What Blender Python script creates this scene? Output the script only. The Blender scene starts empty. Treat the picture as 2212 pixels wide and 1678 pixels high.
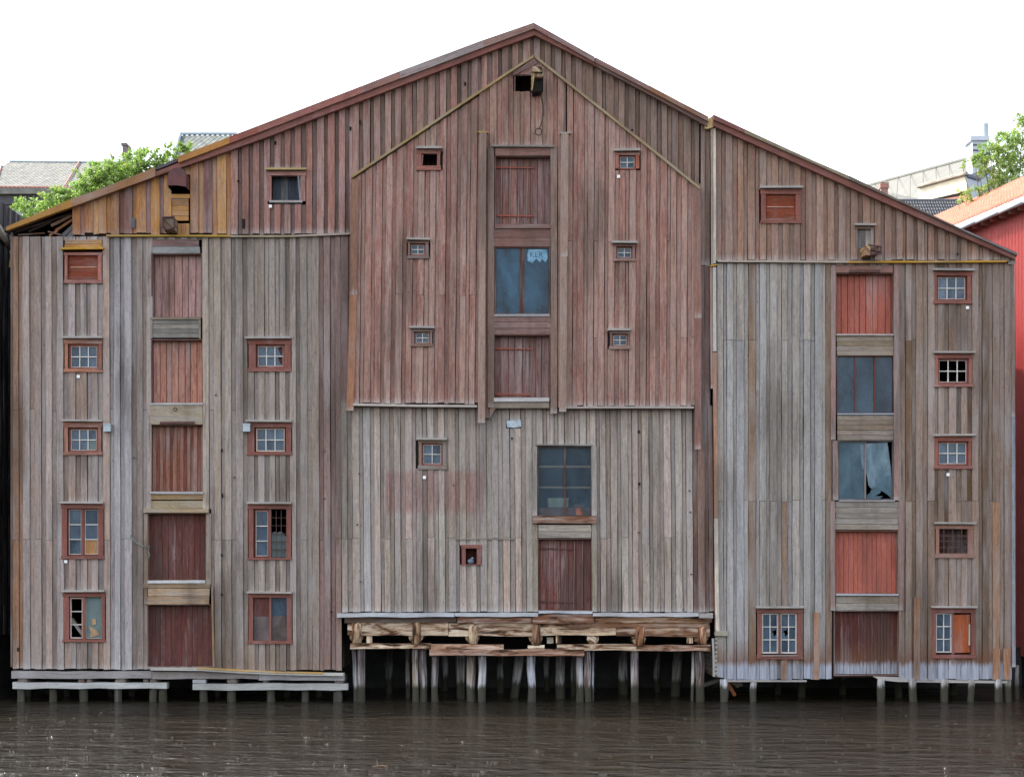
import bpy, math, random
from mathutils import Vector, Matrix, Euler
R = random.Random(7)
sc = bpy.context.scene
COL = sc.collection
# ------------------------------------------------------------------ camera, sky, sun, exposure
S = 0.0135            # metres per measuring unit on the facade plane (y = 0)
D = 50.0              # camera distance from the facade plane
CX, WL, HZ = 1106.0, 1515.0, 1240.0   # centre column, waterline row, horizon row of the survey grid
CAMZ = (WL - HZ) * S
cam = bpy.data.cameras.new('camera'); camo = bpy.data.objects.new('camera', cam); COL.objects.link(camo)
camo.location = (0, -D, CAMZ); camo.rotation_euler = (math.pi / 2, 0, 0)
cam.sensor_width = 36; cam.lens = 36 * D / (2212 * S); cam.shift_y = 401 / 2212.0
cam.clip_start = 0.5; cam.clip_end = 2000
sc.camera = camo
SUN_DIR = Vector((-0.80, 0.30, 0.88)).normalized()     # towards the sun: behind and left of the warehouses
elev = math.asin(SUN_DIR.z); azim = math.atan2(SUN_DIR.x, SUN_DIR.y)
world = bpy.data.worlds.new('World'); sc.world = world; world.use_nodes = True
wn = world.node_tree; wn.nodes.clear()
wo = wn.nodes.new('ShaderNodeOutputWorld'); bg = wn.nodes.new('ShaderNodeBackground')
sky = wn.nodes.new('ShaderNodeTexSky'); sky.sky_type = 'NISHITA'; sky.sun_disc = False
sky.sun_elevation = elev; sky.sun_rotation = azim; sky.air_density = 1.0; sky.dust_density = 2.5; sky.ozone_density = 1.0
hs = wn.nodes.new('ShaderNodeHueSaturation'); hs.inputs['Saturation'].default_value = 0.42; hs.inputs['Value'].default_value = 1.0
wn.links.new(sky.outputs[0], hs.inputs['Color']); wn.links.new(hs.outputs[0], bg.inputs[0])
bg.inputs[1].default_value = 0.15
wn.links.new(bg.outputs[0], wo.inputs[0])
sl = bpy.data.lights.new('sun', 'SUN'); sl.energy = 2.0; sl.angle = math.radians(0.5); sl.color = (1.0, 0.95, 0.88)
so = bpy.data.objects.new('sun', sl); COL.objects.link(so)
so.rotation_euler = (-SUN_DIR).to_track_quat('-Z', 'Y').to_euler()
vs = sc.view_settings; vs.view_transform = 'Standard'; vs.look = 'None'; vs.gamma = 1; vs.use_curve_mapping = False
vs.exposure = 2.03
sc.cycles.max_bounces = 6; sc.cycles.transparent_max_bounces = 12

# ------------------------------------------------------------------ helpers
def lin(c):
    return tuple(((v / 255) / 12.92 if v / 255 <= 0.04045 else ((v / 255 + 0.055) / 1.055) ** 2.4) for v in c)
def P(px, py, d=0.0):                 # point on / near the facade
    return Vector(((px - CX) * S, d, (WL - py) * S))
def W(px, py, d):                     # point seen at grid position (px, py), standing d metres behind the facade
    k = (D + d) / D
    return Vector(((px - CX) * S * k, d, CAMZ + (HZ - py) * S * k))
def pl(poly):                         # piecewise linear function from a list of points
    def f(x):
        if x <= poly[0][0]: return poly[0][1]
        for (a, b), (c, e) in zip(poly, poly[1:]):
            if x <= c: return b + (e - b) * (x - a) / max(1e-6, c - a)
        return poly[-1][1]
    return f

class M:
    """collects faces; each vertex carries grain coordinates (across, along) and distances to its lower and upper end"""
    def __init__(s): s.v = []; s.f = []; s.g = []; s.e = []
    def vert(s, p, g=None, e=(9, 9)):
        s.v.append(tuple(p)); s.g.append(g if g else (p[0], p[2])); s.e.append(e); return len(s.v) - 1
    def prism(s, pts, d0, d1, hor=False, ends=None, back=False, ang=None):
        """pts: outline in survey units, clockwise or not; front at depth d0, back at d1"""
        n = len(pts)
        ar = sum(pts[i][0] * pts[(i + 1) % n][1] - pts[(i + 1) % n][0] * pts[i][1] for i in range(n))
        if ar > 0: pts = pts[::-1]
        idx = []
        for d in (d0, d1):
            r = []
            for (x, y) in pts:
                p = P(x, y, d)
                if ang is not None:
                    ca, sa = math.cos(ang), math.sin(ang); g = (-p.x * sa + p.z * ca + d, p.x * ca + p.z * sa)
                elif hor: g = (p.z + d, p.x)
                else: g = (p.x + d, p.z)
                e = (9, 9)
                if ends: e = ((ends[1] - y) * S, (y - ends[0]) * S)
                r.append(s.vert(p, g, e))
            idx.append(r)
        a, b = idx
        s.f.append(tuple(a))
        for i in range(n):
            j = (i + 1) % n; s.f.append((a[j], a[i], b[i], b[j]))
        if back: s.f.append(tuple(reversed(b)))
    def rect(s, x0, y0, x1, y1, d0, d1, hor=None, back=False, ends=None):
        if hor is None: hor = (x1 - x0) > (y1 - y0)
        s.prism([(x0, y0), (x1, y0), (x1, y1), (x0, y1)], d0, d1, hor, ends, back)
    def box(s, a, b, hor=False):
        (x0, y0, z0), (x1, y1, z1) = a, b
        vs = [s.vert((x, y, z), (z + y, x) if hor == 'x' else ((x + z, y) if hor == 'y' else (x + y, z))) for x in (x0, x1) for y in (y0, y1) for z in (z0, z1)]
        for q in ((0, 1, 3, 2), (4, 6, 7, 5), (0, 4, 5, 1), (2, 3, 7, 6), (1, 5, 7, 3), (0, 2, 6, 4)):
            s.f.append(tuple(vs[i] for i in q))
    def tube(s, pts, rad, n=10, cap=True, wob=0.0):
        rings = []
        L = 0
        for i, p in enumerate(pts):
            p = Vector(p); r = rad[i] if isinstance(rad, (list, tuple)) else rad
            t = (Vector(pts[min(i + 1, len(pts) - 1)]) - Vector(pts[max(i - 1, 0)])).normalized()
            up = Vector((0, 1, 0)) if abs(t.y) < 0.8 else Vector((1, 0, 0))
            u = t.cross(up).normalized(); v = t.cross(u).normalized()
            if i: L += (p - Vector(pts[i - 1])).length
            ring = []
            for k in range(n):
                a = 2 * math.pi * k / n; rr = r * (1 + R.uniform(-wob, wob))
                q = p + (u * math.cos(a) + v * math.sin(a)) * rr
                ring.append(s.vert(q, (a / 6.28 * 6.28 * r, q.z if abs(t.z) > .5 else L)))
            rings.append(ring)
        for a, b in zip(rings, rings[1:]):
            for k in range(n): s.f.append((a[k], a[(k + 1) % n], b[(k + 1) % n], b[k]))
        if cap: s.f.append(tuple(reversed(rings[0]))); s.f.append(tuple(rings[-1]))
    def quad(s, *ps, g=None):
        s.f.append(tuple(s.vert(p, g[i] if g else None) for i, p in enumerate(ps)))
    def build(s, name, mat, parent=None, color=None, smooth=False, label=None, kind=None):
        me = bpy.data.meshes.new(name); me.from_pydata(s.v, [], s.f)
        li = [0] * len(me.loops); me.loops.foreach_get('vertex_index', li)
        for nm, src in (('grain', s.g), ('ends', s.e)):
            uv = me.uv_layers.new(name=nm); buf = []
            for i in li: buf += [float(src[i][0]), float(src[i][1])]
            uv.data.foreach_set('uv', buf)
        me.materials.append(mat)
        if smooth: me.polygons.foreach_set('use_smooth', [True] * len(me.polygons))
        me.update()
        o = bpy.data.objects.new(name, me); COL.objects.link(o)
        if parent: o.parent = parent
        if color: o.color = color
        if label: o['label'] = label
        if kind: o['kind'] = kind
        return o
def empty(name, loc, label, cat, group=None):
    o = bpy.data.objects.new(name, None); COL.objects.link(o); o.empty_display_size = .3
    o.location = (0, 0, 0); o['label'] = label; o['category'] = cat
    if group: o['group'] = group
    return o
def tag(o, label, cat, group=None):
    o['label'] = label; o['category'] = cat
    if group: o['group'] = group
    return o

# ------------------------------------------------------------------ materials
class NT:
    def __init__(s, name):
        s.m = bpy.data.materials.new(name); s.m.use_nodes = True; s.t = s.m.node_tree; s.t.nodes.clear()
        s.out = s.n('ShaderNodeOutputMaterial'); s.b = s.n('ShaderNodeBsdfPrincipled'); s.l(s.b.outputs[0], s.out.inputs[0])
    def n(s, k, **kw):
        x = s.t.nodes.new(k)
        for a, b in kw.items(): setattr(x, a, b)
        return x
    def l(s, a, b): s.t.links.new(a, b)
    def put(s, sock, v):
        if hasattr(v, 'is_output') or hasattr(v, 'links'): s.l(v, sock)
        else: sock.default_value = v
    def math(s, op, a, b=0.0, c=0.0, clamp=False):
        x = s.n('ShaderNodeMath', operation=op, use_clamp=clamp)
        for i, v in enumerate((a, b, c)): s.put(x.inputs[i], v)
        return x.outputs[0]
    def vec(s, x, y, z):
        c = s.n('ShaderNodeCombineXYZ')
        for i, v in enumerate((x, y, z)): s.put(c.inputs[i], v)
        return c.outputs[0]
    def noise(s, vec, scale=1.0, detail=3.0, rough=0.55, dist=0.0):
        x = s.n('ShaderNodeTexNoise'); s.l(vec, x.inputs['Vector']); x.inputs['Scale'].default_value = scale
        x.inputs['Detail'].default_value = detail; x.inputs['Roughness'].default_value = rough; x.inputs['Distortion'].default_value = dist
        return x.outputs['Fac']
    def mix(s, f, a, b, blend='MIX'):
        x = s.n('ShaderNodeMix', data_type='RGBA', blend_type=blend)
        s.put(x.inputs[0], f)
        for i, v in ((6, a), (7, b)):
            if isinstance(v, tuple): v = (*v[:3], 1)
            s.put(x.inputs[i], v)
        return x.outputs[2]
    def ramp(s, f, lo, hi):         # linear step from lo to hi, clamped
        return s.math('MULTIPLY', s.math('SUBTRACT', f, lo), 1.0 / (hi - lo), clamp=True)
    def uv(s, nm):
        u = s.n('ShaderNodeUVMap', uv_map=nm); x = s.n('ShaderNodeSeparateXYZ'); s.l(u.outputs[0], x.inputs[0]); return x.outputs
    def bump(s, h, dist, strength=0.6):
        b = s.n('ShaderNodeBump'); b.inputs['Distance'].default_value = dist; b.inputs['Strength'].default_value = strength
        s.l(h, b.inputs['Height']); s.l(b.outputs[0], s.b.inputs['Normal'])

def wood(name, paint=(118, 72, 62), paint2=(150, 104, 92), tide=None, patch=None, wear=1.0, log=False, streak=0.55, contrast=1.0, silver=.5):
    """weathered timber: object colour = bare wood, its alpha = how much paint is left"""
    t = NT(name); oi = t.n('ShaderNodeObjectInfo'); g = t.uv('grain'); e = t.uv('ends')
    rnd = t.math('MULTIPLY', oi.outputs['Random'], 71.0)
    geo = t.n('ShaderNodeNewGeometry'); ps = t.n('ShaderNodeSeparateXYZ'); t.l(geo.outputs['Position'], ps.inputs[0])
    fine = t.noise(t.vec(t.math('MULTIPLY', g[0], 34), t.math('MULTIPLY', g[1], 1.6), rnd), 1, 4, .6)
    mid = t.noise(t.vec(t.math('MULTIPLY', g[0], 11), t.math('MULTIPLY', g[1], 0.8), t.math('ADD', rnd, 13)), 1, 4, .6, .4)
    blot = t.noise(t.vec(t.math('MULTIPLY', g[0], 4), t.math('MULTIPLY', g[1], 0.55), t.math('ADD', rnd, 31)), 1, 3, .5)
    base = oi.outputs['Color']
    micro = t.noise(t.vec(t.math('MULTIPLY', g[0], 60), t.math('MULTIPLY', g[1], 9), t.math('ADD', rnd, 77)), 1, 3, .7)
    v = t.math('ADD', t.math('MULTIPLY', fine, 1.0 * contrast), t.math('MULTIPLY', mid, 0.7 * contrast)); v = t.math('ADD', v, t.math('MULTIPLY', micro, .8 * contrast))
    v = t.math('ADD', v, 1.0 - 1.25 * contrast + .04)
    mot = t.noise(t.vec(t.math('MULTIPLY', g[0], 13), t.math('MULTIPLY', g[1], 4.5), t.math('ADD', rnd, 19)), 1, 4, .75, .5)
    v = t.math('MULTIPLY', v, t.math('ADD', 1 - .45 * contrast, t.math('MULTIPLY', mot, .9 * contrast)))
    c = t.mix(1.0, base, t.vec(v, v, v), 'MULTIPLY')
    c = t.mix(t.math('MULTIPLY', t.ramp(blot, .48, .72), silver), c, lin((150, 146, 144)))         # silvered
    dk = t.ramp(t.noise(t.vec(t.math('MULTIPLY', g[0], 7), t.math('MULTIPLY', g[1], 0.35), t.math('ADD', rnd, 57)), 1, 4, .65), .57, .74)
    c = t.mix(t.math('MULTIPLY', dk, streak), c, lin((62, 52, 46)))                              # damp, mouldy streaks
    pn = t.noise(t.vec(t.math('MULTIPLY', g[0], 13), t.math('MULTIPLY', g[1], 1.3), t.math('ADD', rnd, 91)), 1, 5, .68)
    fl = t.noise(t.vec(t.math('MULTIPLY', g[0], 40), t.math('MULTIPLY', g[1], 7), t.math('ADD', rnd, 5)), 1, 3, .6)
    pf = t.math('MULTIPLY', t.math('SUBTRACT', t.math('ADD', t.math('MULTIPLY', oi.outputs['Alpha'], 0.62), 0.18), pn), 6.0, clamp=True)
    pf = t.math('MULTIPLY', pf, t.ramp(oi.outputs['Alpha'], 0.0, 0.12))
    if patch:
        a, b = P(patch[0], patch[3]), P(patch[2], patch[1])
        jz = t.math('ADD', ps.outputs[2], t.math('MULTIPLY', t.math('SUBTRACT', mid, .5), .25))
        bx = t.math('MULTIPLY', t.math('MULTIPLY', t.math('GREATER_THAN', ps.outputs[0], a.x), t.math('LESS_THAN', ps.outputs[0], b.x)), t.math('MULTIPLY', t.ramp(t.math('ADD', jz, t.math('MULTIPLY', oi.outputs['Random'], .10)), a.z - .06, a.z + .12), t.math('SUBTRACT', 1.0, t.ramp(jz, b.z - .1, b.z + .1))))
        pf = t.math('MAXIMUM', pf, t.math('MULTIPLY', bx, t.math('MULTIPLY', t.math('SUBTRACT', 1.0, t.ramp(pn, .48, .72)), t.math('ADD', .30, t.math('MULTIPLY', oi.outputs['Random'], .45)))))
    pf = t.math('MULTIPLY', pf, t.math('SUBTRACT', 1.0, t.math('MULTIPLY', t.ramp(fl, .60, .66), .7)))
    pc = t.mix(mid, lin(paint), lin(paint2)); pc = t.mix(1.0, pc, t.vec(v, v, v), 'MULTIPLY')
    c = t.mix(t.math('MULTIPLY', pf, .88), c, pc)
    if wear:
        w = t.math('SUBTRACT', t.math('ADD', -0.06, t.math('MULTIPLY', fine, 0.5)), e[0])
        w = t.math('MULTIPLY', t.math('MULTIPLY', w, 5, clamp=True), wear * .42)
        c = t.mix(w, c, lin((182, 178, 174)))
    if tide:
        z = t.math('ADD', ps.outputs[2], t.math('MULTIPLY', t.math('SUBTRACT', t.noise(t.vec(t.math('MULTIPLY', g[0], 16), t.math('MULTIPLY', g[1], .6), rnd), 1, 3), .5), .42))
        if tide == 'bleach':
            c = t.mix(t.math('MULTIPLY', t.math('SUBTRACT', 1.0, t.ramp(z, 1.22, 1.85)), .70), c, lin((108, 72, 52)))
            c = t.mix(t.math('MULTIPLY', t.math('SUBTRACT', 1.0, t.ramp(z, 1.02, 1.18)), .92), c, lin((158, 162, 172)))
            wz = t.math('ADD', t.math('MULTIPLY', fine, 1.2), .35); c = t.mix(t.math('SUBTRACT', 1.0, t.ramp(z, 1.02, 1.18)), c, t.mix(1.0, c, t.vec(wz, wz, wz), 'MULTIPLY'))
        if tide == 'rust':
            c = t.mix(t.math('MULTIPLY', t.math('SUBTRACT', 1.0, t.ramp(z, 1.0, 2.0)), .40), c, lin((105, 76, 58)))
        if tide == 'pile':
            c = t.mix(t.math('MULTIPLY', t.ramp(mid, .4, .62), .5), c, lin((206, 206, 208)))
            c = t.mix(t.math('MULTIPLY', t.ramp(z, .80, 1.15), t.math('ADD', .5, t.math('MULTIPLY', t.ramp(fine, .42, .58), .45))), c, lin((52, 42, 42)))
            c = t.mix(t.math('MULTIPLY', t.math('SUBTRACT', 1.0, t.ramp(z, .40, .54)), .95), c, lin((52, 50, 38)))
    if log:
        c = t.mix(t.math('MULTIPLY', t.ramp(mid, .45, .7), .5), c, lin((222, 212, 196)))
        lg = t.noise(t.vec(t.math('MULTIPLY', g[0], 5.5), t.math('MULTIPLY', g[1], .9), t.math('ADD', rnd, 3)), 1, 6, .68, .6)
        c = t.mix(t.ramp(lg, .44, .57), c, lin((112, 76, 52)))
        c = t.mix(t.ramp(lg, .55, .64), c, lin((38, 28, 24)))
    sx = t.n('ShaderNodeVectorMath', operation='MULTIPLY'); t.l(geo.outputs['Position'], sx.inputs[0]); sx.inputs[1].default_value = (1.1, 1, .20)
    st = t.math('ADD', t.noise(sx.outputs[0], 1, 3, .5), t.math('MULTIPLY', t.math('SUBTRACT', mid, .5), .35))
    c = t.mix(t.math('MULTIPLY', t.ramp(st, .53, .68), streak), c, lin((70, 60, 52)))                                               # rain stained stretches of wall
    c = t.mix(t.math('MULTIPLY', t.ramp(t.math('SUBTRACT', 1.0, st), .60, .74), silver * .5), c, lin((186, 182, 180)))
    kv = t.n('ShaderNodeTexVoronoi'); t.l(t.vec(t.math('MULTIPLY', g[0], 5), t.math('MULTIPLY', g[1], 2.2), rnd), kv.inputs['Vector']); kv.inputs['Scale'].default_value = 1
    c = t.mix(t.math('MULTIPLY', t.math('SUBTRACT', 1.0, t.ramp(kv.outputs['Distance'], .05, .11)), .45), c, lin((74, 54, 42)))          # knots
    ck = t.ramp(t.noise(t.vec(t.math('MULTIPLY', g[0], 55), t.math('MULTIPLY', g[1], .9), t.math('ADD', rnd, 41)), 1, 2, .5), .66, .72)
    c = t.mix(t.math('MULTIPLY', ck, .5), c, lin((44, 38, 36)))                                                                        # drying cracks
    t.l(c, t.b.inputs['Base Color']); t.b.inputs['Roughness'].default_value = .88
    t.b.inputs['Specular IOR Level'].default_value = .25
    t.bump(t.math('ADD', fine, mid), .012, .55)
    return t.m
def plain(name, rgb, rough=.7, var=.25, scale=3.0, metal=0.0, c2=None, rel=0.0, spec=.4):
    t = NT(name); tc = t.n('ShaderNodeNewGeometry'); oi = t.n('ShaderNodeObjectInfo')
    n = t.noise(tc.outputs['Position'], scale, 5, .6)
    a = lin(rgb); b = lin(c2) if c2 else tuple(v * (1 - var * 1.6) for v in a)
    c = t.mix(t.ramp(n, .32, .68), a, b)
    k = t.math('ADD', 1 - var / 2, t.math('MULTIPLY', oi.outputs['Random'], var)); c = t.mix(1.0, c, t.vec(k, k, k), 'MULTIPLY')
    t.l(c, t.b.inputs['Base Color']); t.b.inputs['Roughness'].default_value = rough; t.b.inputs['Metallic'].default_value = metal
    t.b.inputs['Specular IOR Level'].default_value = spec
    if rel: t.bump(n, rel)
    return t.m
WOOD = wood('weathered_boards'); WOODR = wood('weathered_boards_red', paint=(124, 78, 68), paint2=(152, 108, 97), silver=.25); WOODP = wood('weathered_boards_patch', paint=(116, 70, 65), paint2=(146, 100, 94), patch=(833, 1018, 1045, 1105))
WOODT = wood('tide_marked_boards', tide='bleach', wear=0); WOODL = wood('foot_stained_boards', tide='rust', wear=.5)
TRIM = wood('painted_trim', paint=(104, 62, 54), paint2=(134, 92, 82), wear=0, contrast=.9, streak=.3)
ORANGE = wood('orange_red_boards', paint=(148, 74, 60), paint2=(166, 100, 86), wear=0, contrast=.8, streak=.45)
MAROON = wood('dark_red_boards', paint=(90, 46, 40), paint2=(126, 76, 68), wear=0, contrast=1.1, streak=.6)
MAROOND = wood('damp_dark_red_boards', paint=(72, 38, 34), paint2=(104, 64, 58), wear=0, contrast=1.2, streak=.6)
MAROONT = wood('dark_red_tide_boards', paint=(66, 34, 32), paint2=(86, 48, 42), wear=0, tide='bleach', contrast=1.1)
LEDGE = wood('grey_ledge', wear=0, contrast=.7, streak=.25); LOG = wood('stained_log', wear=0, log=True, streak=.1)
PILE = wood('tidal_pile', wear=0, tide='pile', streak=.3)
RAW = wood('ochre_boards', paint=(124, 76, 60), paint2=(140, 96, 76), wear=.4)
PLY = wood('stained_plywood', paint=(104, 48, 32), paint2=(132, 66, 40), wear=0, contrast=1.0, streak=.5)
DARKIN = plain('dark_interior_timber', (46, 36, 32), .9)
STEEL = plain('galvanised_metal', (172, 182, 188), .45, .15, 6, .3); STRAP = plain('rust_red_strap', (150, 80, 62), .8, .2, 9); RUST = plain('rusty_iron', (98, 62, 50), .8, .3, 9, c2=(66, 52, 54), rel=.004)
WHITE = plain('white_card', (236, 236, 234), .7, .05); DIRTYW = wood('peeling_white_paint', paint=(214, 212, 206), paint2=(190, 186, 178), wear=0, contrast=.6, streak=.1)

def glass(name, tint=(98, 118, 130), cover=.72, dark=(38, 54, 66), rough=.12, big=1.1):
    t = NT(name); oi = t.n('ShaderNodeObjectInfo'); geo = t.n('ShaderNodeNewGeometry')
    v = t.n('ShaderNodeVectorMath', operation='ADD'); t.l(geo.outputs['Position'], v.inputs[0]); rr = t.math('MULTIPLY', oi.outputs['Random'], 40); t.l(t.vec(rr, rr, rr), v.inputs[1])
    sc_ = t.n('ShaderNodeVectorMath', operation='MULTIPLY'); t.l(v.outputs[0], sc_.inputs[0]); sc_.inputs[1].default_value = (1.4, 1, .8)
    n = t.noise(sc_.outputs[0], big, 5, .62, .5); n2 = t.noise(geo.outputs['Position'], 38, 3, .6)
    c = t.mix(t.ramp(n, .30, .70), lin(dark), lin(tint)); c = t.mix(t.math('MULTIPLY', t.ramp(n2, .60, .68), .18), c, lin((170, 178, 178)))
    k = t.math('ADD', .80, t.math('MULTIPLY', oi.outputs['Random'], .4)); c = t.mix(1.0, c, t.vec(k, k, k), 'MULTIPLY')
    t.l(c, t.b.inputs['Base Color']); t.b.inputs['Roughness'].default_value = rough; t.b.inputs['Specular IOR Level'].default_value = .28
    tr = t.n('ShaderNodeBsdfTransparent'); tr.inputs[0].default_value = (.8, .88, .9, 1)
    mx = t.n('ShaderNodeMixShader'); t.put(mx.inputs[0], t.math('ADD', cover - .12, t.math('MULTIPLY', n, .24)))
    t.l(tr.outputs[0], mx.inputs[1]); t.l(t.b.outputs[0], mx.inputs[2]); t.l(mx.outputs[0], t.out.inputs[0])
    return t.m
GLASS = glass('dusty_window_glass', (92, 110, 126), .9, (44, 60, 78)); TEAL = glass('blue_dusty_glass', (48, 90, 114), .93, (10, 32, 48), big=.8)
CLEAR = glass('thin_dust_glass', (66, 90, 106), .58, (28, 46, 60)); CLOTH = plain('greenish_board', (112, 128, 126), .8, .15, 2.5)
DUSTP = glass('brown_dusty_glass', (116, 104, 102), .95, (78, 64, 62), big=1.6); GREY = glass('grey_dusty_glass', (54, 74, 90), .93, (26, 40, 54), big=1.0)

def wc(rgb, paint=0.0, j=10):
    k = R.uniform(-j, j); h = R.uniform(-j * .3, j * .3); q = lin(tuple(max(20, min(240, c + k + o)) for c, o in zip(rgb, (2.5 + h, -.5, -1.5 - h)))); return (*q, paint)
def pick(*opts):
    c = opts[R.randrange(len(opts))]; m_ = [sum(o[i] for o in opts) / len(opts) for i in range(3)]
    return tuple(m_[i] + (c[i] - m_[i]) * .62 for i in range(3))

# ------------------------------------------------------------------ cladding
def clad(wall, mat, x0, x1, top, bot, holes, d, pal, out=(12, 15), inn=(8, 12), joints=(), jp=.5, ragged=2.0, lean=None, first='o', relief=.034):
    """alternating proud and recessed vertical boards, each one an object"""
    x = x0; kind = first
    while x < x1 - 1.5:
        w = R.uniform(*(out if kind == 'o' else inn)); w = min(w, x1 - x)
        if x1 - (x + w) < 5: w = x1 - x
        a, b = x, x + w
        x += w
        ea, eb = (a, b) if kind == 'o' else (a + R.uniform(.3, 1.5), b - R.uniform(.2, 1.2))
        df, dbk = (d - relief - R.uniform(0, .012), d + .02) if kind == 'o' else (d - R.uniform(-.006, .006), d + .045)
        ya, yb = min(top(a), top(b)), max(bot(a), bot(b))
        rag = R.uniform(-ragged, ragged)
        cuts = sorted({ya, yb, *[h[i] for h in holes for i in (1, 3) if h[0] < b and h[2] > a and ya < h[i] < yb]})
        segs = []
        for u, v in zip(cuts, cuts[1:]):
            if v - u < 2: continue
            m = (u + v) / 2; l, r = ea, eb; dead = False
            for h in holes:
                if h[1] < m < h[3] and h[0] < b and h[2] > a:
                    if h[0] <= l + .3 and h[2] >= r - .3: dead = True
                    elif h[0] <= (l + r) / 2: l = max(l, h[2])
                    else: r = min(r, h[0])
                    if r - l < .35: dead = True
            segs.append(None if dead else [u, v, l, r])
        chain = []; chains = []
        for q in segs + [None]:
            if q is None:
                if chain: chains.append(chain)
                chain = []
            else: chain.append(q)
        for ch in chains:
            # joints across the board
            pieces = [ch]
            for jy in joints:
                jy = jy + R.uniform(-2, 2)
                nw = []
                for pc in pieces:
                    if pc[0][0] + 40 < jy < pc[-1][1] - 40 and R.random() < jp:
                        A = []; B = []
                        for (u, v, l, r) in pc:
                            if v <= jy: A.append([u, v, l, r])
                            elif u >= jy: B.append([u, v, l, r])
                            else: A.append([u, jy - .35, l, r]); B.append([jy + .35, v, l, r])
                        nw += [A, B]
                    else: nw.append(pc)
                pieces = nw
            for pi, pc in enumerate(pieces):
                m = M(); yt, ye = pc[0][0], pc[-1][1] + (900 if pi < len(pieces) - 1 else 0)
                last = abs(pc[-1][1] - yb) < 2; tl = abs(yt - ya) < 1
                sh = R.uniform(-.5, .5); ddv = R.uniform(-.005, .005)
                for qi, (u, v, l, r) in enumerate(pc):
                    n = max(1, int((v - u) / 75)); L = []; Rr = []
                    for i in range(n + 1):
                        y = u + (v - u) * i / n
                        jx = (0, 0) if (len(pc) > 1 and i in (0, n)) else (R.uniform(-.55, .55), R.uniform(-.55, .55))
                        yl = yr = y
                        if i == 0 and tl and qi == 0: yl, yr = top(max(a, l)) - 1.5, top(min(b, r)) - 1.5
                        if i == n and last and qi == len(pc) - 1:
                            yl, yr = bot(a) + rag + R.uniform(-.6, .6), bot(b) + rag + R.uniform(-.6, .6)
                        le = lean(y) if lean else 0
                        L.append((l + jx[0] + le, yl)); Rr.append((r + jx[1] + le, yr))
                    m.prism(L + Rr[::-1], df + ddv, dbk, ends=(yt, ye))
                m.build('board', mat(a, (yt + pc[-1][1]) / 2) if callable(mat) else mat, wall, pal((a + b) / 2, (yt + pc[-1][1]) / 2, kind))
        kind = 'i' if kind == 'o' else 'o'
def sheath(parent, x0, x1, top, bot, holes, d, name='wall', step=40, label=None):
    """the rough backing wall behind the boards, with its openings"""
    m = M(); xs = sorted({x0, x1, *[min(max(h[i], x0), x1) for h in holes for i in (0, 2)], *[x0 + step * k for k in range(int((x1 - x0) / step) + 1)]})
    for a, b in zip(xs, xs[1:]):
        if b - a < .5: continue
        mid = (a + b) / 2; iv = [(max(top(a), top(b)), min(bot(a), bot(b)))]
        for h in holes:
            if h[0] <= mid <= h[2]:
                nw = []
                for (u, v) in iv:
                    if h[3] <= u or h[1] >= v: nw.append((u, v)); continue
                    if h[1] > u: nw.append((u, h[1]))
                    if h[3] < v: nw.append((h[3], v))
                iv = nw
        for (u, v) in iv:
            if v - u > 1: m.rect(a, u, b, v, d + .05, d + .09, hor=False, back=True)
    return m.build(name, DARKIN, parent, label=label)

LB = (146, 138, 130)
def ledge(parent, x0, x1, y, d, th=4, col=LB, out=.13, y1=None, name='drip_ledge', paint=0.0, mat=None):
    m = M(); y1 = y if y1 is None else y1; n = max(1, int((x1 - x0) / 120)); T = []; B = []
    for i in range(n + 1):
        f = i / n; j = R.uniform(-.5, .5); T.append((x0 + (x1 - x0) * f, y + (y1 - y) * f - th / 2 + j)); B.append((x0 + (x1 - x0) * f, y + (y1 - y) * f + th / 2 + j))
    m.prism(T + B[::-1], d - out, d + .02, hor=True, back=True)
    return m.build(name, mat or LEDGE, parent, wc(col, paint, 6))
def bar(m, xa, ya, xb, yb, th, d0, d1):
    dx, dy = xb - xa, yb - ya; L = math.hypot(dx, dy); nx, ny = -dy / L * th / 2, dx / L * th / 2
    m.prism([(xa + nx, ya + ny), (xb + nx, yb + ny), (xb - nx, yb - ny), (xa - nx, ya - ny)], d0, d1, ang=math.atan2(-dy, dx), back=True)

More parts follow.
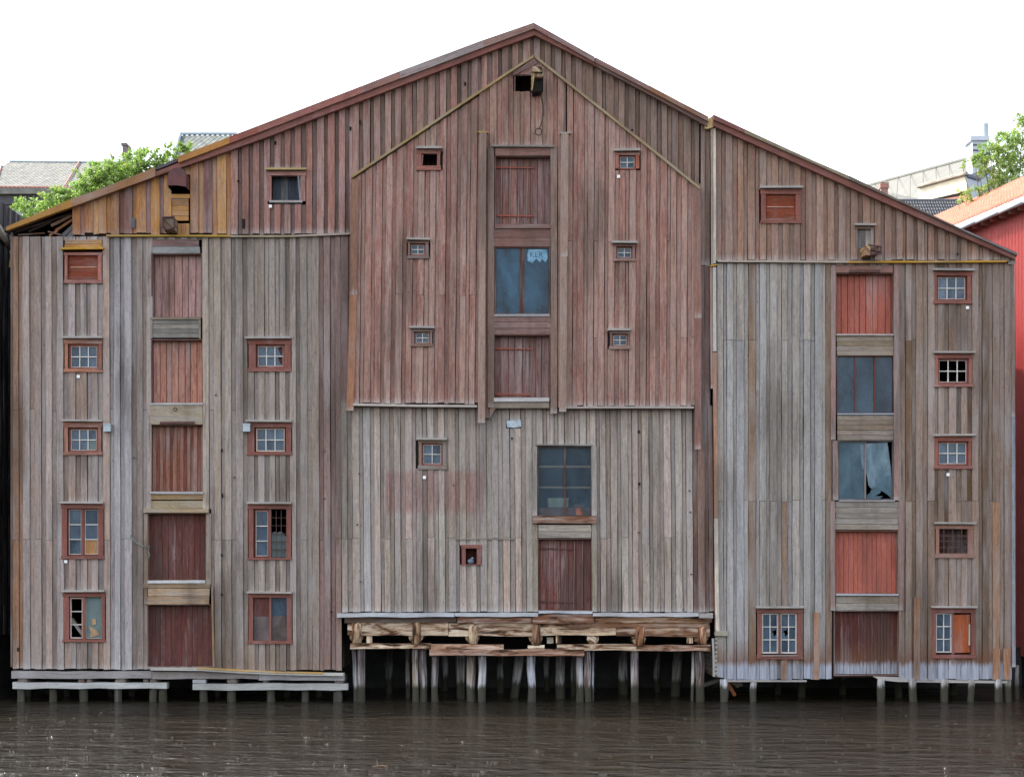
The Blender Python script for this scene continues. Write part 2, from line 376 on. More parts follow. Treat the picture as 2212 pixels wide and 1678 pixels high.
def window(parent, d, casing, opening, sashes, ledge_at=None, ccol=(120, 92, 82), cp=.6, label=None, header=True, sill=True, jx=3, recess=.07, lcol=(150, 146, 140), trim=None):
    """casing boards round an opening, with sashes, glazing bars and one object per pane"""
    cx0, cy0, cx1, cy1 = casing; ox0, oy0, ox1, oy1 = opening; m = M(); f = d - .055; bk = d + .03; tr = trim or TRIM
    w = m.build('window', tr, parent, wc(ccol, cp, 6), label=label)     # replaced below
    bpy.data.objects.remove(w)
    m = M()
    m.rect(ox0 - 1, oy0 - 1.5, ox1 + 1, oy0, f + .02, d + recess + .04, True); m.rect(ox0 - 1, oy1, ox1 + 1, oy1 + 1.5, f + .02, d + recess + .04, True)
    m.rect(ox0 - 1.5, oy0, ox0, oy1, f + .02, d + recess + .04, False); m.rect(ox1, oy0, ox1 + 1.5, oy1, f + .02, d + recess + .04, False)
    w = m.build('window', tr, parent, wc(ccol, cp, 6), label=label)
    if header:
        q = M(); q.prism([(cx0, cy0 + .3), (cx1, cy0 - .2), (cx1 - .2, oy0 + .4), (cx0 + .2, oy0 - .2)], f - .012, bk, True); q.build('header_board', tr, w, wc(ccol, cp))
    for (a, b) in ((cx0 + 1.5, ox0), (ox1, cx1 - 1.5)):
        if b - a > 1:
            q = M(); t_ = R.uniform(-.5, .5); q.prism([(a, oy0), (b, oy0), (b, oy1 + .1), (a + t_, oy1 + .1)], f, bk, False); q.build('jamb_board', tr, w, wc(ccol, cp))
    if sill:
        q = M(); h = cy1 - oy1
        q.rect(cx0, oy1, cx1, oy1 + h * .62, f - .005, bk, True); q.rect(cx0 - .8, oy1 + h * .62, cx1 + .8, cy1, f - .03, bk, True)
        q.build('sill_board', tr, w, wc(ccol, cp))
    for s_ in sashes:
        x0, y0, x1, y1 = s_['r']; nc, nr = s_.get('grid', (1, 1)); fr = s_.get('frame', (150, 78, 62)); br = s_.get('bar', (206, 200, 192)); ft = s_.get('ft', 3.0); bt = s_.get('bt', 1.8)
        fp = s_.get('fp', .8); st = s_.get('panes', 'g' * (nc * nr)); df = d + recess - .05; dg = d + recess
        if ft > 0:
            q = M(); q.rect(x0, y0, x1, y0 + ft, df, dg + .02, True); q.rect(x0, y1 - ft, x1, y1, df, dg + .02, True)
            q.rect(x0, y0 + ft, x0 + ft, y1 - ft, df, dg + .02, False); q.rect(x1 - ft, y0 + ft, x1, y1 - ft, df, dg + .02, False)
            q.build('sash', TRIM if fp > .3 else LEDGE, w, wc(fr, fp, 6))
        gx0, gy0, gx1, gy1 = x0 + ft, y0 + ft, x1 - ft, y1 - ft
        if s_.get('putty', True) and bt > 0:
            pt = 1.0
            q = M(); q.rect(gx0, gy0, gx1, gy0 + pt, df + .02, dg, True); q.rect(gx0, gy1 - pt, gx1, gy1, df + .02, dg, True)
            q.rect(gx0, gy0 + pt, gx0 + pt, gy1 - pt, df + .02, dg, False); q.rect(gx1 - pt, gy0 + pt, gx1, gy1 - pt, df + .02, dg, False)
            q.build('putty_edge', DIRTYW, w, wc((190, 178, 168), .6, 6))
        for i in range(1, nc):
            q = M(); xx = gx0 + (gx1 - gx0) * i / nc; q.rect(xx - bt / 2, gy0, xx + bt / 2, gy1, df + .005, dg + .01, False); q.build('glazing_bar', RUST if br[0] < 120 else DIRTYW, w, wc(br, .7, 6))
        for j in range(1, nr):
            q = M(); yy = gy0 + (gy1 - gy0) * j / nr; q.rect(gx0, yy - bt / 2, gx1, yy + bt / 2, df + .009, dg + .006, True); q.build('glazing_bar', RUST if br[0] < 120 else DIRTYW, w, wc(br, .7, 6))
        gm = s_.get('glass', GLASS)
        for j in range(nr):
            for i in range(nc):
                k = st[j * nc + i]; a0, a1 = gx0 + (gx1 - gx0) * i / nc, gx0 + (gx1 - gx0) * (i + 1) / nc; b0, b1 = gy0 + (gy1 - gy0) * j / nr, gy0 + (gy1 - gy0) * (j + 1) / nr
                q = M(); fl = lambda u, v: (a0 + (a1 - a0) * u, b0 + (b1 - b0) * v)
                if k == 'x': continue
                if k == 'g': q.rect(a0, b0, a1, b1, dg, dg + .006, False); q.build('pane', gm, w)
                elif k == 'p': q.rect(a0, b0, a1, b1, dg, dg + .015, False); q.build('pane', RAW, w, wc((168, 128, 84), .1), label='raw plywood patch in place of a pane')
                elif k == 'w': q.rect(a0, b0, a1, b1, dg, dg + .015, False); q.build('pane', CLOTH, w)
                else:
                    shp = {'a': [(0, 0), (.45, 0), (.4, .3), (.6, .7), (1, 1), (0, 1)], 'b': [(0, 0), (.8, 0), (.5, .25), (.45, .55), (.8, .85), (.95, 1), (0, 1)],
                           'c': [(0, 0), (1, 0), (1, .35), (.6, .45), (.72, .75), (1, .7), (1, 1), (0, 1)], 'd': [(0, 1), (0, .72), (.3, .62), (.45, .8), (.6, 1)],
                           'e': [(0, 0), (.85, 0), (.85, .18), (.55, .3), (.4, .22), (.3, .45), (.5, .5), (.55, .8), (.8, .62), (1, .58), (1, 1), (0, 1)]}[k]
                    q.prism([fl(u, v) for u, v in shp], dg, dg + .006); q.build('pane', gm, w, label='broken pane')
    if ledge_at:
        lx0, lx1, ly = ledge_at; ledge(w, lx0, lx1, ly, d, 4.2, lcol, .2, ly + R.uniform(-.6, .6))
    return w

def door(parent, d, x0, y0, x1, y1, n, mat, col, paint, recess=.12, batten=(), straps=(), strap_mat=None, label=None, groove=.8, alt=None, jamb=(98, 72, 62)):
    q = M(); e = 2; recess += .08
    q.rect(x0, y0, x1, y1, d + recess + .02, d + recess + .05, False)
    q.rect(x0 - e, y0 - e, x0, y1 + e, d - .01, d + recess + .05, False); q.rect(x1, y0 - e, x1 + e, y1 + e, d - .01, d + recess + .05, False)
    q.rect(x0, y0 - e, x1, y0, d - .01, d + recess + .05, True); q.rect(x0, y1, x1, y1 + e, d - .01, d + recess + .05, True)
    dr = q.build('loading_door', TRIM, parent, wc(jamb, .5, 4), label=label)
    xs = [x0]; w = (x1 - x0) / n
    for i in range(1, n): xs.append(x0 + w * i + R.uniform(-.12, .12) * w)
    xs.append(x1)
    for i, (a, b) in enumerate(zip(xs, xs[1:])):
        q = M(); t_ = R.uniform(-.4, .4); dd = d + recess - (.02 if alt and i % 2 == 0 else R.uniform(0, .006))
        q.prism([(a + groove, y0), (b - groove, y0), (b - groove + t_, y1), (a + groove + t_, y1)], dd, dd + .03, False, ends=(y0, y1))
        pc = paint * R.uniform(.8, 1.05)
        cc = alt if (alt and i % 2) else col
        q.build('board', mat, dr, wc(cc, min(1, pc) if not (alt and i % 2) else min(1, pc + .2), 12))
    for (bx, tx) in batten:
        q = M(); bar(q, bx, y0 + 2, tx, y1 - 2, 2.2, d + recess - .035, d + recess); q.build('batten', WOOD, dr, wc((118, 98, 90), 0))
    for sy in straps:
        q = M(); L = (x1 - x0) * .72
        pts = [(x0 + 1, sy - 1.3), (x0 + L * .15, sy - 2.4), (x0 + L * .22, sy - 1), (x0 + L * .9, sy + .2), (x0 + L, sy + 1.5), (x0 + L * .9, sy + 2.8), (x0 + L * .22, sy + 2), (x0 + L * .15, sy + 3), (x0 + 1, sy + 1.3)]
        q.prism(pts, d + recess - .05, d + recess - .03, True); q.build('hinge_strap', strap_mat or STRAP, dr)
    return dr
def infill(parent, d, x0, y0, x1, y1, n, col, paint=0.0, mat=None, off=-.03, label=None):
    h = (y1 - y0) / n
    for i in range(n):
        q = M(); j = [R.uniform(-.5, .5) for _ in range(4)]; a, b = y0 + h * i + .35, y0 + h * (i + 1) - .35
        q.prism([(x0 + j[0] * 2, a), ((x0 + x1) / 2, a + j[1] * .4), (x1 + j[2] * 2, a), (x1 + j[3] * 2, b), ((x0 + x1) / 2, b - j[1] * .4), (x0 + j[0] * 2, b)], d + off - R.uniform(0, .01), d + .06, True, back=True)
        q.build('infill_board', mat or WOOD, parent, wc(col, paint, 12), label=label)
def piece(parent, name, mat, col, x0, y0, x1, y1, d0, d1, paint=0.0, label=None, back=True):
    q = M(); j = R.uniform(-.4, .4)
    q.prism([(x0, y0 + j), (x1, y0 - j), (x1, y1), (x0, y1 + j)], d0, d1, (x1 - x0) > (y1 - y0), back=back); return q.build(name, mat, parent, wc(col, paint, 6), label=label)
def paper(parent, x, y, d, s=6.5):
    q = M(); q.rect(x - s / 2, y - s / 2, x + s / 2, y + s / 2, d - .055, d - .04, False, back=True); return q.build('tag_plate', WHITE, parent)
def hole(parent, x, y, w, h, d, name='painted_hole_shade'):
    q = M(); q.rect(x - w / 2, y - h / 2, x + w / 2, y + h / 2, d - .056, d - .046, False); return q.build(name, BLACK, parent)  # dark plate on the boards, its colour stands in for shade inside a hole
def pile(parent, x, w, ytop, d, col=(138, 134, 130), lean=0.0, name='pile', ybot=None, n=10, raw=False):
    k = (D + d) / D; c = W(x, ytop, d); r = w * S * k / 2; b = W(x + lean, HZ + 200, d); zb = -1.2
    q = M(); pts = []
    for i in range(6):
        f = i / 5; z = c.z + (zb - c.z) * f; xx = c.x + (b.x - c.x) * f
        pts.append((xx + R.uniform(-.016, .016), d + R.uniform(-.02, .02), z))
    q.tube(pts, [r * R.uniform(.88, 1.08) for _ in pts], n, True, .08)
    col = tuple(v - 36 for v in col) if d < 1 else tuple(v - 14 for v in col); return q.build(name, PILE, parent, wc(col, 0, 12), smooth=True)  # far piles get dark colours, painting in the shade under the floors
BLACK = plain('near_black', (26, 22, 20), .95)
# ================================================================== SETTING: water, bank, ground
def water_mat():
    t = NT('river_water'); geo = t.n('ShaderNodeNewGeometry')
    def sv(x, y):
        v = t.n('ShaderNodeVectorMath', operation='MULTIPLY'); t.l(geo.outputs['Position'], v.inputs[0]); v.inputs[1].default_value = (x, y, 1); return v.outputs[0]
    n1 = t.noise(sv(1.5, 2.6), 1, 4, .55, .6); n2 = t.noise(sv(5.5, 9.0), 1, 3, .6, .4); n3 = t.noise(sv(.25, .35), 1, 2, .5)
    h = t.math('ADD', t.math('MULTIPLY', n1, .15), t.math('MULTIPLY', n2, .045))
    n4 = t.noise(sv(.7, 1.3), 1, 3, .5, .5); h = t.math('ADD', h, t.math('MULTIPLY', n4, .30))
    sp = t.ramp(t.noise(sv(4.0, 4.0), 1, 2, .5), .64, .72); h = t.math('ADD', h, t.math('MULTIPLY', sp, .22))
    h = t.math('MULTIPLY', h, t.math('ADD', .7, t.math('MULTIPLY', n3, .8)))
    b = t.n('ShaderNodeBump'); b.inputs['Distance'].default_value = 1.0; b.inputs['Strength'].default_value = 1.0
    t.l(h, b.inputs['Height']); t.l(b.outputs[0], t.b.inputs['Normal'])
    t.b.inputs['Base Color'].default_value = (*lin((37, 33, 25)), 1); t.b.inputs['Roughness'].default_value = .05; t.b.inputs['IOR'].default_value = 1.333
    t.b.inputs['Specular IOR Level'].default_value = .5
    return t.m
m = M(); m.quad((-400, -260, 0), (400, -260, 0), (400, 7.6, 0), (-400, 7.6, 0))
for i in range(750):          # little breaking wavelets whose front slopes catch the sky
    yy = -2 - 19 * R.random() ** .45; xx = R.uniform(-14, 14) * (1 if R.random() < .6 else 0) or R.choice((-1, 1)) * (9 + 5 * R.random() ** .5)
    big_ = R.random() < .06; L_ = R.uniform(.02, .07) * (2.6 if big_ or yy < -17 else 1); hh_ = R.uniform(.003, .008) * (1.9 if big_ else 1); w_ = hh_ * R.uniform(1.0, 2.2); a_ = R.uniform(-.35, .35)
    q4 = [(xx - L_, yy - L_ * a_, -.002), (xx - L_ * .4, yy - w_, -.002), (xx + L_ * .5, yy - w_, -.002), (xx + L_, yy + L_ * a_, -.002), (xx + L_ * .3, yy, hh_), (xx - L_ * .4, yy, hh_ * .9), (xx, yy + w_ * 3, -.002)]
    v_ = [m.vert(p) for p in q4]; m.f += [(v_[0], v_[1], v_[5]), (v_[1], v_[2], v_[4], v_[5]), (v_[2], v_[3], v_[4]), (v_[3], v_[6], v_[4]), (v_[4], v_[6], v_[5]), (v_[5], v_[6], v_[0])]
o = m.build('river_water', water_mat()); o['kind'] = 'structure'
m = M(); m.quad((-700, 6.9, 1.3), (700, 6.9, 1.3), (700, 900, 1.3), (-700, 900, 1.3))
o = m.build('ground', plain('earth', (96, 88, 72), .95, .3, .6, c2=(70, 74, 50))); o['kind'] = 'structure'
m = M(); m.box((-400, 7.0, -1.5), (400, 7.5, 1.296)); o = m.build('quay_wall', plain('dark_stone', (72, 68, 64), .9, .3, 1.5, rel=.02)); o['kind'] = 'structure'
STONE = plain('wet_foundation_stone', (58, 58, 56), .8, .35, 2.0, rel=.02)

# ================================================================== THE GABLED WAREHOUSE
big = empty('timber_warehouse', (0, 0, 0), 'tall grey and faded red board warehouse under the broad pointed gable, on piles', 'warehouse')
lean = empty('timber_warehouse', (0, 0, 0), 'lower grey board warehouse with a single falling roof and bleached white foot', 'warehouse')
rt = pl([(12, 497), (160, 434), (250, 402), (390, 345), (553, 282), (865, 162), (1093, 77), (1153, 58), (1283, 131), (1528, 260)])
rl = pl([(15, 505), (22, 502), (160, 452), (337, 387), (500, 330), (553, 312), (760, 232), (1093, 105), (1156, 82), (1284, 148), (1434, 228), (1530, 281)])
rm = pl([(15, 500), (390, 357), (540, 301), (865, 177), (1093, 92), (1154, 69), (1283, 141), (1528, 269)])
rt2 = pl([(1536, 254), (1728, 343), (1829, 386), (1914, 426), (2056, 493), (2190, 551)])
rl2 = pl([(1538, 277), (1733, 365), (2011, 489), (2186, 564)])
rm2 = pl([(1538, 264), (1733, 350), (2011, 474), (2190, 556)])
# palettes ---------------------------------------------------------
def pal_left(x, y, k):
    if x > 690: c = pick((126, 104, 98), (132, 108, 100), (118, 102, 96)); return wc(c, R.uniform(.15, .45), 8)
    if 232 < x < 300: c = pick((136, 132, 132), (120, 114, 114), (150, 146, 144), (104, 92, 84))
    elif x < 232: c = pick((132, 114, 102), (124, 114, 108), (138, 116, 102), (114, 102, 94), (130, 120, 116))
    elif x < 330: c = pick((116, 106, 98), (132, 120, 112), (96, 86, 78))
    else: c = pick((126, 116, 106), (114, 106, 98), (134, 124, 112), (98, 90, 82), (122, 112, 104))
    c = tuple(v + 16 for v in c)
    if k == 'i': c = tuple(v - 7 for v in c)  # recessed boards darker: groove shade put into their colour
    if x < 45: c = (134, 106, 86)
    return wc(c, R.uniform(0, .3) if R.random() < .6 else 0, 9)
def pal_ochre(x, y, k):
    c = pick((176, 132, 82), (160, 114, 72), (184, 142, 92), (140, 98, 70)) if R.random() < .72 else (126, 92, 84)
    return wc(c, R.uniform(.05, .55), 12)
def pal_red(x, y, k):
    if k == 'o': return wc(pick((150, 120, 110), (140, 112, 104), (146, 124, 118)), R.uniform(.55, .85), 8)
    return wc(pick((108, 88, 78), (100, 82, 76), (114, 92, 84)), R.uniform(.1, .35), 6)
def pal_band(x, y, k):
    if x < 1160: 
        if k == 'o': return wc(pick((142, 116, 106), (134, 112, 102)), R.uniform(.4, .72), 8)
        return wc(pick((104, 88, 78), (112, 92, 84)), R.uniform(.1, .35), 6)
    c = pick((124, 106, 94), (116, 98, 88), (132, 112, 100), (112, 92, 80))
    if k == 'i': c = tuple(v - 10 for v in c)  # groove shade painted onto the recessed boards
    return wc(c, R.uniform(.1, .5), 8)
def pal_bay(x, y, k):
    if y > 320 and x < 1040 or x > 1230 : c = pick((150, 124, 112), (144, 120, 110), (156, 130, 118), (148, 118, 106))
    else: c = pick((142, 120, 106), (136, 114, 102), (146, 118, 104))
    if k == 'i': c = tuple(v - 4 for v in c)  # slight painted shade for the recessed boards
    return wc(c, R.uniform(.42, .72), 5)
def pal_low(x, y, k):
    if x > 1500: c = (108, 88, 80)
    else: c = pick((158, 146, 134), (148, 138, 128), (162, 144, 134), (138, 128, 118), (150, 144, 132), (146, 140, 136))
    if k == 'i': c = tuple(v - 8 for v in c)  # recessed boards toned down as painted groove shade
    return wc(c, R.uniform(.0, .32), 9)
def pal_rg(x, y, k):
    c = pick((136, 112, 98), (144, 118, 104), (128, 106, 94), (140, 112, 94), (132, 114, 102))
    if k == 'i': c = tuple(v - 8 for v in c)  # inner boards carry the painted shade of the grooves
    return wc(c, R.uniform(.2, .6), 9)
def pal_rl(x, y, k):
    if 2140 < x and y > 1080: return wc((136, 106, 82), .05, 6)
    if x < 1790: c = pick((154, 150, 144), (146, 144, 140), (160, 154, 146), (142, 136, 126), (144, 144, 146)) if R.random() > .06 else (118, 100, 84)
    else: c = pick((134, 118, 106), (126, 110, 98), (140, 124, 112), (114, 100, 88), (142, 126, 116)) if R.random() > .12 else (100, 82, 66)
    if k == 'i': c = tuple(v - 8 for v in c)  # shade between proud boards painted into the inner ones
    return wc(c, R.uniform(0, .25) if R.random() < .5 else 0, 8)

# ---- left lower wall
flat = lambda y: (lambda x: y)
HL = [(141, 519, 221, 612), (140, 731, 221, 803), (139, 911, 220, 982), (134, 1087, 225, 1206), (137, 1279, 228, 1384),
      (329.5, 518, 436, 687), (326, 687, 437.5, 1099), (313, 1099, 455, 1306), (319, 1304, 459, 1439), (534, 733, 630, 802), (535, 912, 631, 982), (537, 1088, 630, 1208), (537, 1281, 631, 1389)]
topL = flat(513); botL = pl([(26, 1443), (400, 1447), (737, 1446)])
wl = sheath(big, 27, 737, topL, botL, HL, 0.0)
clad(wl, lambda x, y: WOODL if (x > 330 and y > 900) else WOOD, 26, 736, topL, botL, HL, 0.0, pal_left, out=(12, 15), inn=(8.5, 12), joints=(885, 1165), jp=.42, ragged=1.5,
     lean=lambda y: (y - 515) / 930 * 2.0)
# ---- gable, left half
bayl = pl([(736, 402), (762, 388), (1093, 168), (1153, 129)]); bayr = pl([(1153, 129), (1509, 411), (1530, 428)])
HG = [(579, 369, 661, 443), (371, 378, 412, 505)]
wg = sheath(big, 158, 762, rl, flat(510), HG, -.04)
clad(wg, RAW, 158, 500, rl, flat(506), HG, -.04, pal_ochre, out=(15, 21), inn=(9, 13), ragged=2.5, relief=.04)
clad(wg, WOODR, 500, 762, rl, flat(506), HG, -.04, pal_red, out=(12, 15), inn=(8, 12), ragged=1.5, relief=.045)
# ---- gable band above the projecting bay
wb = sheath(big, 762, 1153, rl, lambda x: bayl(x) + 6, [], -.04)
clad(wb, WOODR, 762, 1153, rl, bayl, [], -.04, pal_band, out=(12, 15), inn=(8, 12), relief=.045)
wb2 = sheath(big, 1153, 1534, rl, lambda x: bayr(x) + 6 if x < 1509 else 1360, [], -.04)
clad(wb2, WOODR, 1153, 1509, rl, bayr, [], -.04, pal_band, out=(12, 16), inn=(8, 12), relief=.035)
clad(wb2, WOOD, 1513, 1534, rl, flat(573), [], -.02, lambda x, y, k: wc((124, 106, 94), .25), out=(9, 11), inn=(8, 9))
clad(wb2, WOOD, 1513, 1534, flat(576), flat(1100), [], 0.0, lambda x, y, k: wc((120, 98, 90), .35), out=(8, 10), inn=(8, 10))
# ---- the projecting hoist bay
DB = -.22
bayt = pl([(762, 392), (1093, 171), (1153, 131), (1509, 413)])
HB = [(1113, 169, 1150, 203), (1147, 165, 1173, 205), (902, 331, 952, 372), (882, 524, 927, 561), (890, 715, 936, 750), (1328, 333, 1380, 372), (1324, 532, 1371, 567), (1316, 718, 1359, 756), (1068, 324, 1189, 882)]
bayb = lambda x: 876 if x < 1050 else 883
wy = sheath(big, 764, 1510, bayt, bayb, HB, DB)
clad(wy, WOODR, 764, 1036, bayt, flat(873), HB, DB, pal_bay, out=(12, 14.5), inn=(8, 11.5), joints=(640,), jp=.12, lean=lambda y: (875 - y) / 480 * 5, relief=.028)
clad(wy, WOODR, 1036, 1222, bayt, lambda x: 880 if x > 1060 else 903, HB, DB, pal_bay, out=(12, 15), inn=(9, 12), relief=.03)
clad(wy, WOODR, 1222, 1510, bayt, flat(879), HB, DB, pal_bay, out=(12, 14.5), inn=(8, 11.5), joints=(525, 730), jp=.15, lean=lambda y: (875 - y) / 480 * 2, relief=.028)
q = M(); q.prism([(764, 402), (768, 402), (756, 885), (752, 885)], DB, .1, False, back=True); q.build('bay_side', WOODR, big, wc((106, 84, 78), .4))
q = M(); q.prism([(1508, 414), (1512, 414), (1513, 968), (1509, 968)], DB, .1, False, back=True); q.build('bay_side', WOODR, big, wc((96, 76, 70), .4))
q = M(); q.prism([(768, 876), (1509, 880), (1509, 884), (768, 880)], DB + .06, .04, True, back=True); q.build('bay_bottom', WOOD, big, wc((100, 90, 84)))
# ---- centre lower wall
lowt = pl([(737, 1040), (738, 1040), (738.1, 880), (1050, 880), (1052, 905), (1220, 905), (1222, 884), (1541, 884)])
HC = [(904, 951, 964, 1012), (1161, 963, 1278, 1320), (997, 1177, 1040, 1219), (1094, 907, 1127, 925)]
wcn = sheath(big, 738, 1540, flat(878), flat(1324), HC, 0.02)
clad(wcn, WOODP, 738, 1540, flat(878), flat(1321), HC, 0.0, pal_low, out=(12, 15), inn=(8, 12), joints=(1162,), jp=.35, ragged=1.2,
     lean=lambda y: (1321 - y) / 440 * -3 + 1.5)
clad(wcn, WOOD, 737, 764, flat(512), flat(876), [], 0.0, lambda x, y, k: wc((126, 104, 98), .3))
# ---- bay trim
def vtrim(par, a, b, y0, y1, a2, d, col, paint, name='corner_board', mat=None, th=.06):
    q = M(); n = max(2, int((y1 - y0) / 90)); L = []; Q = []
    for i in range(n + 1):
        f = i / n; y = y0 + (y1 - y0) * f; s = (a2 - a) * f + R.uniform(-.4, .4); L.append((a + s, y)); Q.append((b + s, y))
    q.prism(L + Q[::-1], d - th, d, False, ends=(y0, y1), back=True); return q.build(name, mat or WOODR, par, wc(col, paint, 5))
vtrim(big, 761, 777, 392, 640, 757, DB - .03, (128, 98, 82), .35); vtrim(big, 757, 772, 640, 889, 751, DB - .03, (136, 98, 74), .3)
vtrim(big, 1496, 1511, 402, 690, 1498, DB - .03, (124, 96, 86), .45); vtrim(big, 1498, 1512, 690, 972, 1498, DB - .03, (120, 88, 78), .5)
vtrim(big, 1036, 1051, 294, 916, 1033, DB - .03, (146, 124, 112), .15, 'pilaster_board', th=.16); vtrim(big, 1211, 1227, 296, 560, 1209, DB - .03, (140, 118, 106), .2, 'pilaster_board', th=.16)
vtrim(big, 1209, 1224, 560, 892, 1207, DB - .03, (146, 126, 114), .15, 'pilaster_board', th=.16)
ledge(big, 1033, 1054, 292.5, DB - .04, 3, (158, 128, 66), .14, name='pilaster_cap'); ledge(big, 1209, 1232, 294.5, DB - .04, 3, (146, 140, 130), .14, name='pilaster_cap')
ledge(big, 765, 1031, 876, DB, 4.6, (166, 160, 152), .12, 880); ledge(big, 1221, 1496, 882.5, DB, 4.2, (160, 152, 144), .12, 882)
def slant(par, name, pts, th, d0, d1, col, mat=None, paint=0.0, n=1):
    for (xa, ya), (xb, yb) in zip(pts, pts[1:]):
        q = M(); bar(q, xa, ya, xb, yb, th, d0, d1); q.build(name, mat or LEDGE, par, wc(col, paint, 5))
slant(big, 'drip_ledge', [(761, 388.5), (900, 296.5), (1093, 167.5), (1154, 128)], 4.6, DB - .12, 0, (140, 122, 84))
slant(big, 'drip_ledge', [(1153, 128), (1283, 231), (1400, 324), (1510, 413)], 5, DB - .12, 0, (134, 120, 92))
ledge(big, 232, 500, 510.5, -.02, 4, (156, 126, 60), .12, 512); ledge(big, 500, 640, 512, -.02, 4, (140, 126, 102), .12, 511.5); ledge(big, 640, 757, 511.5, -.02, 4, (148, 140, 128), .12, 507)
# ---- verge boards, fascia and roof
def strip(par, name, x0, x1, f0, f1, d0, d1, col, mat, paint=.6):
    q = M(); n = max(1, int((x1 - x0) / 60)); T = [(x0 + (x1 - x0) * i / n, f0(x0 + (x1 - x0) * i / n) + R.uniform(-.4, .4)) for i in range(n + 1)]
    B = [(x, f1(x) + R.uniform(-.3, .3)) for x, _ in T]
    a = math.atan2(-(T[-1][1] - T[0][1]), T[-1][0] - T[0][0]); q.prism(T + B[::-1], d0, d1, ang=a, back=True); return q.build(name, mat, par, wc(col, paint, 6))
YEL = wood('lichen_yellow_board', paint=(160, 118, 48), paint2=(146, 104, 62), wear=0, contrast=.5, streak=.2)
strip(big, 'verge_board', 20, 160, lambda x: rt(x) + 1, rl, -.30, -.12, (150, 112, 60), YEL, .9)
strip(big, 'verge_board', 160, 340, lambda x: rt(x) + 1, rl, -.30, -.12, (136, 100, 70), YEL, .4)
strip(big, 'verge_board', 340, 500, rm, rl, -.28, -.12, (128, 86, 76), TRIM, .8)
strip(big, 'verge_board', 500, 730, rm, rl, -.28, -.12, (132, 82, 76), TRIM, .85)
strip(big, 'verge_board', 730, 940, rm, rl, -.28, -.12, (132, 78, 72), TRIM, .95)
strip(big, 'verge_board', 940, 1155, rm, rl, -.28, -.12, (132, 78, 72), TRIM, .95)
strip(big, 'verge_board', 1155, 1290, rm, rl, -.28, -.12, (120, 80, 72), TRIM, .85)
strip(big, 'verge_board', 1290, 1526, rm, rl, -.28, -.12, (112, 88, 80), TRIM, .4)
strip(big, 'barge_board', 390, 500, rt, lambda x: rm(x) + 1, -.36, -.10, (156, 112, 62), YEL, .3)
for a, b, c in ((500, 560, (130, 74, 62)), (560, 783, (136, 92, 84)), (783, 866, (134, 104, 96)), (866, 1045, (134, 120, 116)), (1045, 1153, (130, 108, 100)), (1153, 1283, (124, 96, 90)), (1285, 1400, (122, 100, 94)), (1400, 1527, (136, 98, 74))):
    strip(big, 'barge_board', a, b, rt, lambda x: rm(x) + 1, -.36, -.10, c, TRIM, .45)
def roofmesh(par, f, x0, x1, dep, th=7):
    q = M(); n = 14
    xs = [x0 + (x1 - x0) * i / n for i in range(n + 1)] + ([1153] if x0 < 1153 < x1 else []); xs = sorted(xs)
    for a, b in zip(xs, xs[1:]):
        q.prism([(a, f(a) + .5), (b, f(b) + .5), (b, f(b) + th), (a, f(a) + th)], -.26, dep, back=True)
    return q.build('roof', plain('tarred_roofing', (74, 72, 74), .8, .3, 2), par)
BD = 13.0
roofmesh(big, rt, 14, 1528, BD); roofmesh(lean, rt2, 1537, 2190, BD)
def boxp(par, name, mat, x0, y0, x1, y1, d0, d1, col=None):
    q = M(); a = P(x0, y1, d0); b = P(x1, y0, d1); q.box(a, b); return q.build(name, mat, par, col)
boxp(big, 'side_wall', WOOD, 27, 515, 33, 1445, .1, BD, wc((110, 100, 92))); boxp(big, 'side_wall', WOOD, 729, 1335, 735, 1445, .1, BD, wc((70, 62, 58)))
boxp(big, 'side_wall', WOOD, 1530, 285, 1536, 1330, .1, BD, wc((80, 70, 66)))
boxp(big, 'floor', DARKIN, 33, 1438, 729, 1445, .1, BD); boxp(big, 'floor', DARKIN, 729, 1326, 1536, 1333, .1, BD)
q = M(); q.prism([(27, 1445)] + [(x, rt(x) + 3) for x in (27, 160, 250, 390, 553, 865, 1093, 1153, 1283, 1528)] + [(1528, 1332), (735, 1332), (735, 1445)], BD - .2, BD - .05, back=True); q.build('rear_wall', DARKIN, big)
boxp(big, 'foundation_wall', STONE, 27, 1333, 1546, 1540, 6.4, 6.8); boxp(lean, 'foundation_wall', STONE, 1548, 1460, 2184, 1540, 6.4, 6.8)
boxp(big, 'loft_floor', DARKIN, 33, 509, 757, 514, .15, BD - .3); 
# partition just behind the facade of the hoist loft, seen through the holes
boxp(big, 'inner_wall', MAROON, 1095, 150, 1190, 215, .9, 1.0, wc((72, 46, 42), .6)); boxp(big, 'inner_wall', MAROON, 895, 325, 960, 375, .6, .7, wc((70, 44, 40), .7))
for i in range(4): piece(big, 'inner_board', WOOD, (58, 66, 74), 588 + i * 16, 378, 603.6 + i * 16, 437, .22, .25, label='dark grey boards closing the opening')

